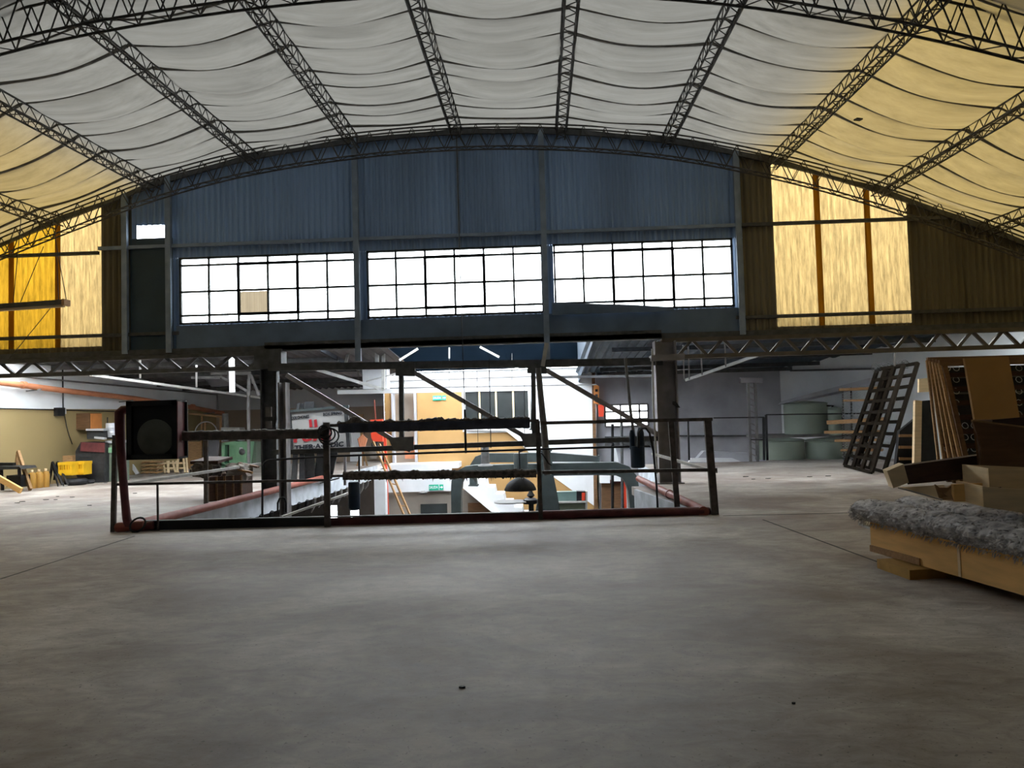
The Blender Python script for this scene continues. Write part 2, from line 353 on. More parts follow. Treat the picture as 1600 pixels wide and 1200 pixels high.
# lower back wall left with two bright windows
bw = MB()
lwn = [(P(512, 790, 23.8), P(527, 812, 23.8)), (P(547, 797, 23.8), P(561, 815, 23.8))]
xs = [-12, lwn[0][0].x, lwn[0][1].x, lwn[1][0].x, lwn[1][1].x, -4.65]
for i in range(5):
    if i in (1, 3):
        a, b = lwn[0 if i == 1 else 1]
        bw.box(((xs[i]+xs[i+1])/2, 23.85, (a.z-.14)/2), (xs[i+1]-xs[i], .1, -.14-a.z if False else abs(a.z+.14)))
        bw.box(((xs[i]+xs[i+1])/2, 23.85, (b.z+LZ)/2), (xs[i+1]-xs[i], .1, b.z-LZ))
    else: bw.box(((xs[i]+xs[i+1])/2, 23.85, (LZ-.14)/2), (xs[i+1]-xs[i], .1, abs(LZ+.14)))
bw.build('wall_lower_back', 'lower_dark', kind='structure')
for n, (a, b) in enumerate(lwn):
    MB().box(((a.x+b.x)/2, 23.87, (a.z+b.z)/2), (b.x-a.x, .01, a.z-b.z)).build('window_%d' % (n+8), 'glass', kind='structure')

# ---- back gable wall, corrugated
WIN = [(-6.60, -3.29), (-3.11, .12), (.31, 3.54)]; WZ0, WZ1 = 3.12, 4.36
YL = (-12.4, -8.10, 2.77); YR = (4.28, 6.66, 2.73)
SM = (P(215, 352, WY).x, P(262, 352, WY).x, P(240, 373, WY).z, P(240, 352, WY).z)
pitch = .11
def wall_seg(mb, x0, x1, z0f, z1f, amp=.022, y=WY, n=None):
    n = n or max(2, int((x1-x0)/(pitch/4)))
    pts = []
    for i in range(n+1):
        x = x0+(x1-x0)*i/n; yy = y + amp*math.sin(2*PI*x/pitch)
        z0 = z0f(x) if callable(z0f) else z0f; z1 = z1f(x) if callable(z1f) else z1f
        pts.append(((x, yy, z0), (x, yy, z1)))
    vs = []; fs = []
    for a, b in pts: vs += [a, b]
    for i in range(n): fs.append((2*i, 2*i+2, 2*i+3, 2*i+1))
    mb.add(vs, fs)
rf = lambda x: prof(x)+.12
wb = MB()
wall_seg(wb, -6.75, 4.28, WZ1, rf)
wall_seg(wb, -7.5, SM[0], SM[2]-.02, rf); wall_seg(wb, SM[1], -6.75, SM[2]-.02, rf); wall_seg(wb, SM[0], SM[1], SM[3], rf)
wall_seg(wb, 3.54, 4.28, 2.60, WZ1); wall_seg(wb, -6.75, -6.6, 2.60, WZ1)
wall_seg(wb, -3.29, -3.11, 2.6, WZ1); wall_seg(wb, .12, .31, 2.6, WZ1)
for a, b in WIN: wall_seg(wb, a, b, 2.60, WZ0)
wback = wb.build('wall_back', 'blue_wall', kind='structure')
wo = MB()
wall_seg(wo, -8.10, -7.5, 2.60, rf); wall_seg(wo, 6.66, XR+.2, 2.60, rf); wall_seg(wo, YR[0], YR[1], 2.60, YR[2])
wall_seg(wo, YL[0]-.4, YL[1], 2.62, YL[2]); wall_seg(wo, 3.72, 4.28, 2.6, rf, y=WY-.03)
wo.build('wall_back_cladding', 'olive_wall', kind='structure')
npn = MB().box(((-7.52-6.73)/2, WY-.03, (2.6+SM[2])/2), (.79, .03, SM[2]-2.6))
npn.build('door_1', 'navy_panel', kind='structure')
MB().box(((SM[0]+SM[1])/2, WY+.01, (SM[2]+SM[3])/2), (SM[1]-SM[0], .008, SM[3]-SM[2])).build('window_4', 'glass', kind='structure')
# flat sill sheets below the windows, and the tilted board over the third window
sl = MB()
sl.box((-1.5, WY-.06, 2.84), (10.3, .02, .5)); sl.build('trim_2', 'sill_wall', kind='structure')
tb = MB().pix([(863, 473), (985, 476), (1053, 480), (1053, 486), (863, 492)], WY-.16, .03)
tb.build('sagging_board', 'sill_wall', label='dark sagging sheet across the foot of the right-hand factory window', cat='board')
# window frames
def mullions(mb, x0, x1, z0, z1, cols, rows, t=.035, y=WY-.02, d=.05):
    for c in cols: mb.box((c, y, (z0+z1)/2), (t, d, z1-z0))
    for r_ in rows: mb.box(((x0+x1)/2, y, r_), (x1-x0, d, t))
hts = [WZ0+.16, (WZ0+WZ1)/2-.02, WZ1-.15]
for i, (a, b) in enumerate(WIN):
    wroot = T('window_%d' % (i+1), None, None, ((a+b)/2, WY, WZ0), kind='structure')
    mb = MB(); cs = [a+.02] + [a+(b-a)*k/6 for k in range(1, 6)] + [b-.02]
    mullions(mb, a, b, WZ0, WZ1, cs, [WZ0+.015, WZ1-.015] + hts)
    mb.build('window_frame', 'window_bar', wroot)
    sub = MB(); c0 = a+(b-a)*2/6; c1 = a+(b-a)*4/6
    mullions(sub, c0, c1, hts[0], hts[2], [c0, c1], [], .05); sub.box(((c0+c1)/2, WY-.02, hts[0]), (c1-c0, .05, .05)); sub.box(((c0+c1)/2, WY-.02, hts[2]), (c1-c0, .05, .05))
    sub.build('opening_sash', 'window_bar', wroot)
    for r0, r1 in zip([WZ0]+hts, hts+[WZ1]):
        for k in range(6):
            x0 = a+(b-a)*k/6; x1 = a+(b-a)*(k+1)/6
            if i == 0 and k == 2 and abs(r0-hts[0]) < .01:
                q = MB(); wall_seg(q, x0+.02, x1-.02, r0+.02, r1-.02, .008, WY+.01, 40); q.build('beige_corrugated_pane', 'beige_pane', wroot, label='beige corrugated pane replacing glass')
            else:
                MB().box(((x0+x1)/2, WY+.005, (r0+r1)/2), (x1-x0-.01, .006, r1-r0-.01)).build('pane', 'glass', wroot)
# amber fibreglass walls
def amber(idx, x0, x1, z0, seams, splits, mats):
    r0 = T('window_%d' % idx, None, None, ((x0+x1)/2, WY, z0), kind='structure')
    ed = [x0]+splits+[x1]
    for k in range(len(ed)-1):
        q = MB(); wall_seg(q, ed[k], ed[k+1], z0, lambda x: prof(x)+.08, .018, WY+.02); q.build('fibreglass_sheet', mats[k], r0, smooth=True)
    for s_ in seams:
        q = MB(); wall_seg(q, s_-.055, s_+.055, z0, lambda x: prof(x)+.08, .02, WY-.01, 10); q.build('overlap_strip', 'amber_band', r0)
    return r0
sR = [P(1279, 400, WY).x, P(1357, 400, WY).x]; sLf = [P(90, 420, WY).x, P(17, 460, WY).x]
amber(5, YR[0]-.03, YR[1]+.05, YR[2], sR, sR, ['yellow_pale', 'yellow_pale', 'yellow_pale'])
amber(6, YL[0], YL[1]+.04, YL[2], sLf, sorted(sLf), ['yellow_left', 'yellow_left', 'yellow_pale'])
# girts and wall posts
gt = MB()
g2 = P(1310, 492, WY).z
gt.bar((XL, WY-.07, 4.50), (-8.10, WY-.07, 4.50), .06); gt.bar((3.7, WY-.07, 4.58), (XR, WY-.07, 4.58), .06); MB().bar((-8.1, WY-.07, 4.58), (3.7, WY-.07, 4.58), .06).build('trim_8', 'post_blue', kind='structure')
gt.bar((XL, WY-.07, 2.96), (-6.6, WY-.07, 2.96), .06); gt.bar((3.54, WY-.07, g2), (XR, WY-.07, g2), .06)
gt.build('trim_3', 'dark_steel', kind='structure')
wp = MB()
for px in (560, 852, 1155, 200, 268):
    X = P(px, 450, WY).x; zb = 2.6 if px not in (560, 852) else P(px, 565, WY).z
    wp.bar((X, WY-.1, zb), (X, WY-.1, roof(X, WY)), .10, .08)
Xc = P(716, 300, WY).x; wp.bar((Xc, WY-.05, WZ1), (Xc, WY-.05, roof(Xc, WY)), .04)
wp.build('trim_4', 'post_blue', kind='structure')
eb = MB(); ex = [-12.4+22.8*i/60 for i in range(61)]
for i in range(60): eb.bar((ex[i], WY-.1, roof(ex[i], WY)-.05), (ex[i+1], WY-.1, roof(ex[i+1], WY)-.05), .05, .15)
eb.build('trim_7', 'dark_steel', kind='structure')
bb = MB().box((-1.0, WY-.02, 2.62), (XR-XL+.4, .18, .10)); bb.box((-1.4, WY-.01, 2.66), (7.2, .2, .14)); bb.build('trim_5', 'dark_steel', kind='structure')

# side and rear walls of the hall
sw = MB(); sw.box((XL-.05, 3.6, 1.8), (.1, 21.4, 4.2)); sw.build('wall_left', 'leftwall', kind='structure')
MB().box((XR+.05, 5.5, 1.7), (.1, 26, 4.4)).build('wall_right', 'right_wall', kind='structure')
MB().box((-1, YB-.05, 3.2), (24, .1, 7.2)).build('wall_rear', 'right_wall', kind='structure')
# left wall beyond the gable and back-left wall
MB().slab([(XL, 14.0, -.1), (LWA[0], LWA[1], -.1), (LWB[0], LWB[1], -.1), (LWB[0], LWB[1], 3.4), (LWA[0], LWA[1], 3.4), (XL, 14.0, 3.4)][1:5], (-.1, 0, 0)).build('wall_left_far', 'leftwall', kind='structure')
MB().slab([(XL, 13.9, -.1), (LWA[0], LWA[1], -.1), (LWA[0], LWA[1], 3.4), (XL, 13.9, 3.4)], (-.1, 0, 0)).build('wall_left_mid', 'leftwall', kind='structure')
MB().box((-7.4, 23.75, 1.3), (5.8, .1, 2.7)).build('wall_back_left', 'backleftwall', kind='structure')
# grey back wall on the right and the white slanting wall
gw = [P(945, 633, 22.6), P(1012, 633, 22.6), P(945, 667, 22.6)]
g = MB(); gx0, gx1 = gw[0].x, gw[1].x; gz1, gz0 = gw[0].z, gw[2].z
g.box(((1.6+gx0)/2, 22.65, -.4), (gx0-1.6, .1, 6)); g.box(((gx1+10.6)/2, 22.65, -.48), (10.6-gx1, .1, 5.84))
g.box(((gx0+gx1)/2, 22.65, (gz1+2.6)/2), (gx1-gx0, .1, 2.6-gz1)); g.box(((gx0+gx1)/2, 22.65, (gz0-3.4)/2), (gx1-gx0, .1, gz0+3.4))
g.build('wall_back_right', 'grey_wall', kind='structure')
wr = T('window_7', None, None, (gx0, 22.6, gz0), kind='structure')
mb = MB(); mullions(mb, gx0, gx1, gz0, gz1, [gx0, gx0+(gx1-gx0)*.36, gx0+(gx1-gx0)*.8, gx1], [gz0, gz0+(gz1-gz0)*.33, gz0+(gz1-gz0)*.68, gz1], .05, 22.58)
mb.build('window_frame', 'grey_steel', wr)
MB().box(((gx0+gx1)/2, 22.62, (gz0+gz1)/2), (gx1-gx0, .01, gz1-gz0)).build('pane', 'clear_sheet', wr)
MB().slab([(6.95, 22.7, -1.0), (9.9, 14.3, -1.0), (9.9, 14.3, 3.6), (6.95, 22.7, 3.6)], (.12, .04, 0)).build('wall_right_far', 'right_wall', kind='structure')

# roofs beyond the gable
def corr_roof(x0, x1, Ya, za, Yb, zb, m, name, amp=.035, pit=.2):
    mb = MB(); n = int((x1-x0)/(pit/6)); vs = []; fs = []
    for i in range(n+1):
        x = x0+(x1-x0)*i/n; o = amp*math.sin(2*PI*x/pit); vs += [(x, Ya, za+o), (x, Yb, zb+o)]
    for i in range(n): fs.append((2*i, 2*i+2, 2*i+3, 2*i+1))
    return mb.add(vs, fs).build(name, m, kind='structure', smooth=True)
def lerp(a, b, t): return a+(b-a)*t
def zr(l, Y):
    za, zb = {'L': (3.02, 2.28), 'M': (3.05, 2.78), 'R': (3.0, 2.36)}[l]; return lerp(za, zb, (Y-14.1)/9.9)
corr_roof(-11.9, -4.6, 16.3, zr('L', 16.3), 24, zr('L', 24), 'roof_far', 'ceiling_far_left')
MB().slab([(-4.6, 14.1, 3.1), (1.1, 14.1, 3.1), (1.1, 22.2, 3.9), (-4.6, 22.2, 3.9)], (0, 0, .01)).build('skylight_middle', 'clear_sheet', kind='structure')
corr_roof(-4.6, -3.3, 16.3, zr('L', 16.3), 21.0, zr('L', 21), 'roof_far', 'ceiling_far_mid_left')
MB().slab([(1.7, 14.1, 3.0), (10.6, 14.1, 3.0), (10.6, 15.0, 2.95), (1.7, 15.0, 2.95)], (0, 0, .01)).build('skylight_right_added', 'clear_sheet', kind='structure')  # unseen roof strip, added to brighten the dim right bay
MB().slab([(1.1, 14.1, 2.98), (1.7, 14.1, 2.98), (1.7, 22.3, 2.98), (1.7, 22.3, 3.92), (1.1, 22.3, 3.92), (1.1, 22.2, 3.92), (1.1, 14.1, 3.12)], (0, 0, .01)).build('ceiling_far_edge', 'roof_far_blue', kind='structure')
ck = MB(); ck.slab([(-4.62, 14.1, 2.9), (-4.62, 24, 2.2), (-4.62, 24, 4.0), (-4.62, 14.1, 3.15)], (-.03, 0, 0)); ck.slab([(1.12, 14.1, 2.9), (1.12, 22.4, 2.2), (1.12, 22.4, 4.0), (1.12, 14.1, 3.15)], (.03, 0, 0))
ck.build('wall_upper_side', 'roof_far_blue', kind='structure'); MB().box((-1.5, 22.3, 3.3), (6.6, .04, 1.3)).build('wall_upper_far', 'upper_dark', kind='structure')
corr_roof(1.05, 10.7, 14.95, zr('R', 14.95), 22.75, zr('R', 22.75), 'roof_far_blue', 'ceiling_far_right')
MB().slab([(-11.9, 14.1, 3.03), (-4.6, 14.1, 3.03), (-4.6, 16.3, 2.92), (-11.9, 16.3, 2.92)], (0, 0, .01)).build('skylight_sheet', 'clear_sheet', kind='structure')
rb = MB()
for Y in (17.4, 19.2, 21.0, 22.1):
    rb.bar((-11.4, Y, zr('L', Y)-.09), (-4.6, Y, zr('L', Y)-.09), .07, .10); rb.bar((1.65, Y, zr('R', Y)-.09), (9, Y, zr('R', Y)-.09), .07, .10)
rb.build('trim_6', 'dark_steel', kind='structure')

# ---- hall ceiling: sagging insulation between purlins
SEAM = [-7.2, -6.1, -5.1, -4.0, -3.0, -2.0, -1.0, .1, 1.1, 2.1, 3.2, 4.2, 5.3, 6.2, 7.1, 8.0, 8.75, 9.45, 10.1, 10.9, 11.4, 12.1, 12.62, 13.2, 13.95]
def fabric(x, Y, jit):
    k = 0
    for i in range(len(PUR)-1):
        if PUR[i] <= x <= PUR[i+1]: k = i; break
    t = (x-PUR[k])/(PUR[k+1]-PUR[k]); sag = math.sin(PI*min(max(t, 0), 1))
    for j in range(len(SEAM)-1):
        if SEAM[j] <= Y <= SEAM[j+1]: break
    L = SEAM[j+1]-SEAM[j]; s_ = (Y-SEAM[j])/L; fade = min(1, max(0, (13.9-Y)/1.6))
    bul = (4*s_*(1-s_))**.55
    rr = jit[(k, j)]
    return -.13*sag*fade - (.075+.08*rr[0])*L*1.4*bul*(.25+.75*sag)*(.3+.7*fade) + .012*math.sin(3*x+7*rr[1]+Y*2)*sag - .03*math.sin(PI*s_*2+rr[1]*3)*rr[0]*sag
jit = {(k, j): (random.random(), random.random()) for k in range(len(PUR)) for j in range(len(SEAM))}
PX = [-12.7]+PUR+[XR+.1]
xsn = []
for i in range(len(PX)-1): xsn += [PX[i]+(PX[i+1]-PX[i])*q/12 for q in range(12)]
xsn.append(PX[-1])
ysn = []
for j in range(len(SEAM)-1): ysn += [SEAM[j]+(SEAM[j+1]-SEAM[j])*q for q in (0, .04, .1, .2, .35, .5, .65, .8, .9, .96)]
ysn.append(SEAM[-1])
cv = []; cf = []
for Y in ysn:
    for x in xsn:
        inside = PUR[0] <= x <= PUR[-1]
        cv.append((x, Y, roof(x, Y) + (fabric(x, Y, jit) if inside else 0)))
nx = len(xsn)
for j in range(len(ysn)-1):
    for i in range(nx-1): cf.append((j*nx+i, j*nx+i+1, (j+1)*nx+i+1, (j+1)*nx+i))
ceil = MB().add(cv, cf).build('ceiling', 'fabric', kind='structure', smooth=False)
for p in ceil.data.polygons: p.use_smooth = True
for j in range(10, len(SEAM)-1):
    mb = MB(); Y = SEAM[j]
    for k in range(len(PUR)-1):
        pts = []
        for q in range(9):
            x = PUR[k]+(PUR[k+1]-PUR[k])*q/8; pts.append((x, Y, roof(x, Y)+fabric(x, Y, jit)-.012))
        mb.tube(pts, .014 + .022*jit[(k, j)][1]**2, 6)
    mb.build('seam_cord', 'cord', ceil)
# unseen sheets above the lining, added to block, dim and yellow its daylight
def shell(x0, x1, Y0, Y1, dz, m, name):
    n = 24; vs = []; fs = []
    for i in range(n+1):
        x = x0+(x1-x0)*i/n
        for Y in (Y0, Y1): vs.append((x, Y, roof(x, Y)+dz))
    for i in range(n): fs.append((2*i, 2*i+1, 2*i+3, 2*i+2))
    return MB().add(vs, fs).build(name, m, kind='structure')
shell(XL-.3, XR+.3, 6.6, 7.9, .3, 'dark_steel', 'ceiling_shade_band')  # unseen opaque sheet, shades one strip of the lining
shell(XL-.3, XR+.3, 3.5, 6.6, .3, 'grey_filter', 'ceiling_dimmer_near')
shell(XL-.3, XR+.3, YB-.2, 3.5, .3, 'dark_steel', 'ceiling_shade_rear')  # unseen opaque sheet, keeps the floor near the camera darker
shell(-7.4, 4.0, 7.9, 14.1, .3, 'grey_filter', 'ceiling_dimmer_middle')
shell(XL-.3, -7.4, 7.9, 14.1, .3, 'yellow_filter', 'ceiling_tint_left')
shell(4.0, XR+.3, 7.9, 14.1, .3, 'yellow_filter', 'ceiling_tint_right')
MB().box((P(1342, 208, 11).x, 11.0, roof(P(1342, 208, 11).x, 11)-.26), (.1, .07, .02), .3).build('torn_patch', 'charcoal', label='small dark torn scrap on the yellow-lit ceiling lining at right', cat='scrap')

# ---- lattice members
def zig(mb, a0, a1, b0, b1, n, r=.008, sides=4):
    """zigzag between line a and line b"""
    a0, a1, b0, b1 = map(V, (a0, a1, b0, b1))
    for i in range(n):
        t0 = i/n; t1 = (i+.5)/n; t2 = (i+1)/n
        p = a0.lerp(a1, t0); q = b0.lerp(b1, t1); s_ = a0.lerp(a1, t2)
        mb.tube([p, q], r, sides, False); mb.tube([q, s_], r, sides, False)
ordn = ['first', 'second', 'third', 'fourth', 'fifth', 'sixth', 'seventh', 'eighth', 'ninth', 'tenth', 'eleventh', 'twelfth']
for k, X in enumerate(PUR):
    s = (prof(X+.1)-prof(X-.1))/.2; ang = math.atan(s)
    side = 'left' if k < 6 else 'right'
    r0 = T('roof_purlin', 'lattice steel roof purlin under the ceiling lining, %s counted from the left wall' % ordn[k], 'roof beam', (X, 3, roof(X, 3)-.3), 'lattice purlins running under the ceiling')
    Y0, Y1 = 1.0, 13.75; wd = .10; h = .17
    nx_, nz_ = math.cos(ang), math.sin(ang)
    def pt(u_, v_, Y): return V((X+u_*nx_-v_*nz_, Y, roof(X, Y)-.06+u_*nz_+v_*nx_))
    for u_, v_ in ((-wd, 0), (wd, 0), (-wd*.75, -h), (wd*.75, -h)):
        MB().tube([pt(u_, v_, Y0), pt(u_, v_, Y1)], .014, 6).build('chord', 'roof_steel', r0)
    lc = MB(); n = 46
    zig(lc, pt(-wd*.75, -h, Y0), pt(-wd*.75, -h, Y1), pt(wd*.75, -h, Y0), pt(wd*.75, -h, Y1), n, .007)
    zig(lc, pt(-wd, 0, Y0), pt(-wd, 0, Y1), pt(-wd*.75, -h, Y0), pt(-wd*.75, -h, Y1), n, .007)
    zig(lc, pt(wd, 0, Y0), pt(wd, 0, Y1), pt(wd*.75, -h, Y0), pt(wd*.75, -h, Y1), n, .007)
    lc.build('lacing', 'roof_steel', r0)
def arch(Y, x0, x1, d0, d1, label, n, halfw=.1, rr=.016):
    r0 = T('arch_truss', label, 'roof truss', ((x0+x1)/2, Y, roof(0, Y)-d1), 'arched trusses carrying the roof')
    N = 60; xx = [x0+(x1-x0)*i/N for i in range(N+1)]
    for yy in (-halfw, halfw):
        MB().tube([(x, Y+yy, roof(x, Y)-d0) for x in xx], rr, 6).build('top_chord', 'roof_steel', r0)
        MB().tube([(x, Y+yy, roof(x, Y)-d1) for x in xx], rr, 6).build('bottom_chord', 'roof_steel', r0)
    lc = MB()
    for i in range(n):
        a = x0+(x1-x0)*i/n; b = x0+(x1-x0)*(i+.5)/n; c = x0+(x1-x0)*(i+1)/n
        for yy in (-halfw, halfw):
            lc.tube([(a, Y+yy, roof(a, Y)-d0), (b, Y+yy, roof(b, Y)-d1)], .009, 4, False); lc.tube([(b, Y+yy, roof(b, Y)-d1), (c, Y+yy, roof(c, Y)-d0)], .009, 4, False)
        lc.tube([(a, Y-halfw, roof(a, Y)-d1), (b, Y+halfw, roof(b, Y)-d1)], .007, 4, False); lc.tube([(b, Y+halfw, roof(b, Y)-d1), (c, Y-halfw, roof(c, Y)-d1)], .007, 4, False)
    lc.build('lacing', 'roof_steel', r0)
    return r0
arch(8.0, -12.4, 10.4, .12, .58, 'arched lattice truss crossing the top of the hall nearest the viewer', 66)
arch(13.45, -12.4, 10.4, .10, .50, 'arched lattice truss close against the corrugated end wall', 60, .08, .014)

# ---- lattice beams and central girder under the gable
def flatbeam(name, label, x0, x1, z0, z1, Yc, n, m):
    r0 = T(name, label, 'beam', ((x0+x1)/2, Yc, z0), 'lattice beams under the end wall')
    MB().box(((x0+x1)/2, Yc, z1), (x1-x0, .16, .07)).build('top_chord', m, r0)
    MB().box(((x0+x1)/2, Yc, z0), (x1-x0, .16, .07)).build('bottom_chord', m, r0)
    for i in range(n):
        a = x0+(x1-x0)*i/n; b = x0+(x1-x0)*(i+.5)/n; c = x0+(x1-x0)*(i+1)/n
        MB().bar((a, Yc, z1), (b, Yc, z0), .05, .06, (0, 1, 0)).bar((b, Yc, z0), (c, Yc, z1), .05, .06, (0, 1, 0)).build('web_bar', m, r0)
flatbeam('lattice_beam', 'dark flat lattice beam below the left amber wall panels', -12.5, -5.0, 2.27, 2.53, 13.85, 12, 'dark_steel')
flatbeam('lattice_beam', 'grey-brown flat lattice beam below the right amber wall panels', 2.2, 10.4, 2.24, 2.54, 13.85, 15, 'brown_steel')
GY = 13.7
r0 = T('girder_truss', 'deep dark steel girder with diagonals spanning the floor opening between the columns', 'girder', (-1.4, GY, .7))
def pb(a, b, w, m, nm, Yd=GY, th=.08): return MB().bar(P(*a, Yd), P(*b, Yd), th, w, (0, 0, 1)).build(nm, m, r0)
pb((420, 574), (1035, 565), .13, 'dark_steel', 'top_chord'); pb((425, 707), (1030, 685), .09, 'dark_steel', 'bottom_chord')
for a, b in (((627, 572), (628, 703)), ((833, 568), (835, 697))): pb(a, b, .09, 'dark_steel', 'upright', GY-.02)
for a, b in (((448, 586), (642, 704)), ((640, 578), (846, 697)), ((842, 572), (1030, 680))): pb(a, b, .08, 'mauve_steel', 'diagonal', GY-.05)
for px, py in ((628, 692), (833, 686)):
    q = MB().pix([(px-22, py-8), (px+18, py-10), (px+18, py+12), (px-12, py+13)], GY-.12, .03); q.build('gusset_plate', 'grey_steel', r0)
for px, py in ((632, 578), (838, 574)):
    q = MB().pix([(px-14, py-10), (px+16, py-11), (px+16, py+10), (px-14, py+9)], GY-.12, .03); q.build('gusset_plate', 'dark_steel', r0)
# columns
def column(x0, x1, pyb, ytop, m, name, label, Yc, d=.22, extra=None):
    a = P(x0, ytop, Yc); b = P(x1, ytop, Yc); X = (a.x+b.x)/2; wd = (b.x-a.x)
    zb = LZ if pyb is None else 0
    r0 = T(name, label, 'column', (X, Yc, zb)); t = .025
    q = MB(); q.box((X-wd/2+t/2, Yc, (zb+a.z)/2), (t, d, a.z-zb)); q.box((X+wd/2-t/2, Yc, (zb+a.z)/2), (t, d, a.z-zb)); q.box((X, Yc+(.04), (zb+a.z)/2), (wd, t, a.z-zb))
    q.build('shaft', m, r0)
    MB().box((X, Yc, 0.01 if zb == 0 else LZ+.01), (wd+.1, d+.12, .02)).build('base_plate', m, r0)
    return r0, X, wd, a.z
c0, cx, cw, cz = column(409, 433, 760, 556, 'dark_steel', 'steel_column', 'dark blue steel column with switch boxes left of the leaning advertising board', 13.95)
for py0, py1 in ((636, 651), (658, 669)):
    a = P(416, py0, 13.8); b = P(425, py1, 13.8)
    MB().box(((a.x+b.x)/2, 13.78, (a.z+b.z)/2), (b.x-a.x, .05, a.z-b.z)).build('switch_box', 'grey_steel', c0, label='small grey switch box')
MB().tube([P(430, 560, 13.8), P(431, 655, 13.8), P(429, 668, 13.8)], .02, 6).build('conduit', 'black', c0)
MB().box((P(421, 562, 13.8).x, 13.85, 2.42), (.5, .3, .36)).build('head_plate', 'dark_steel', c0)
column(437, 449, None, 598, 'mauve_steel', 'steel_column', 'slim grey-brown steel column rising through the floor opening beside the switch-box column', 12.9)
c0, cx, cw, cz = column(1021, 1054, 755, 534, 'mauve_steel', 'steel_column', 'wide grey steel column at the right of the opening under the lattice beam end', 13.75, .3)
MB().pix([(1018, 555), (1070, 552), (1070, 562), (1018, 564)], 13.5, .3).build('bracket', 'mauve_steel', c0)
MB().tube([P(1019, 545, 13.55), P(1021, 640, 13.55), P(1027, 740, 13.55)], .018, 6).build('conduit', 'pale_steel', c0)

# ------------------------------------------------------------------ OFFICE BLOCK beyond the opening
OY = 22.4
of = T('office_block', 'two-storey tan and white office block with outside stairs beyond the opening', 'building', (-1.5, OY, LZ))
ox0, ox1 = P(601, 640, OY).x, P(932, 640, OY).x
zt = 2.64
dz0 = P(612, 614, OY); dz1 = P(651, 614, OY); wz = [P(724, 610, OY), P(829, 672, OY)]
q = MB()   # front wall with door and window openings
q.box(((ox0+dz0.x)/2, OY+.1, 1.0), (dz0.x-ox0, .2, 2.2)); q.box(((dz1.x+wz[0].x)/2, OY+.1, .4), (wz[0].x-dz1.x, .2, 3.5))
q.box(((wz[0].x+wz[1].x)/2, OY+.1, (wz[1].z-1.5)/2), (wz[1].x-wz[0].x, .2, wz[1].z+1.5)); q.box(((wz[1].x+ox1)/2, OY+.1, (LZ+2.1)/2), (ox1-wz[1].x, .2, 2.1-LZ))
q.box(((wz[0].x+wz[1].x)/2+.3, OY+.12, (-1.5+LZ)/2), (3.6, .2, -1.5-LZ))
q.build('wall', 'tan', of, label='tan painted wall')
q = MB(); q.box(((ox0+ox1)/2, OY+.1, (zt+2.07)/2), (ox1-ox0, .22, zt-2.07)); q.box((ox1-.02, OY+2, -.4), (.05, 4, 6)); q.box((ox0, OY+1.3, 1.2), (.05, 2.6, 2.9)); q.build('fascia', 'white', of, label='white upper band')
q = MB().pix([(829, 606), (932, 604), (932, 793), (863, 744), (829, 710), (813, 693), (829, 674)], OY-.03, .03); q.build('white_panel', 'white', of, label='white side panel above the stair line')
# white band under upper flight
MB().pix([(728, 672), (790, 673), (816, 694), (846, 722), (846, 700), (829, 676), (815, 668), (728, 668)], OY-.16, .14).build('stair_parapet', 'white', of)
# window
wn = MB(); X0, X1, Z1, Z0 = wz[0].x, wz[1].x, wz[0].z, wz[1].z
mullions(wn, X0, X1, Z0, Z1, [X0, X1], [Z0, Z1], .09, OY+.02, .1); wn.build('window_frame', 'white_gloss', of)
mb = MB()
for t_ in (.24, .49, .75): mb.box((lerp(X0, X1, t_), OY+.03, (Z0+Z1)/2), (.05, .05, Z1-Z0))
mb.build('mullion', 'pale_ply', of)
for k in range(4):
    e0, e1 = (0, .24, .49, .75, 1)[k:k+2]
    MB().box((lerp(X0, X1, (e0+e1)/2), OY+.06, (Z0+Z1)/2), ((X1-X0)*(e1-e0)-.05, .012, Z1-Z0)).build('window_pane', 'glassdark', of)
# door recess
q = MB(); q.box(((dz0.x+dz1.x)/2, OY+.35, 1.0), (dz1.x-dz0.x, .04, 2.1)); q.build('door', 'taupe', of, label='open grey-brown doorway')
q = MB(); q.box((dz0.x+.04, OY, 1.02), (.06, .28, 2.06)); q.box((dz1.x-.04, OY, 1.02), (.06, .28, 2.06)); q.box(((dz0.x+dz1.x)/2, OY, 2.05), (dz1.x-dz0.x, .28, .05)); q.build('door_frame', 'grey_wall', of)
MB().box(((dz0.x+dz1.x)/2+.1, OY+.2, .35), (.3, .04, .5)).build('notice_board', 'orange_pipe', of, label='reddish panel at the foot of the doorway')
# landing slab + lower wall
la0, la1 = P(602, 722, 21.5), P(716, 722, 21.5)
q = MB(); q.box(((la0.x+la1.x)/2, 21.95, -.07), (la1.x-la0.x, .9, .14)); q.build('landing', 'white', of)
zb = P(650, 769, 21.4).z
q = MB(); q.box(((la0.x+P(706, 750, 21.5).x)/2, 21.55, (zb-.14)/2), (P(706, 750, 21.5).x-la0.x, .1, -.14-zb)); q.build('landing_fascia', 'white', of, label='white fascia below the landing')
q = MB(); q.box(((la0.x-.0+P(745, 780, 21.7).x)/2, 21.72, (zb+LZ)/2), (P(770, 780, 21.7).x-la0.x, .1, zb-LZ)); q.build('lower_wall', 'taupe', of, label='taupe wall of the lower storey')
a = P(657, 788, 21.6); b = P(699, 812, 21.6); MB().box(((a.x+b.x)/2, 21.64, (a.z+b.z)/2), (b.x-a.x, .05, a.z-b.z)).build('lower_window', 'glassdark', of)
a = P(731, 786, 21.6); b = P(772, 812, 21.6); MB().box(((a.x+b.x)/2, 21.62, (a.z+b.z)/2), (b.x-a.x, .05, a.z-b.z)).build('lower_door', 'umber', of)
MB().lathe(P(661, 771, 21.2), [(.1, 0), (.12, .02), (.04, .07)], 12).build('dome_light', 'grey_steel', of)
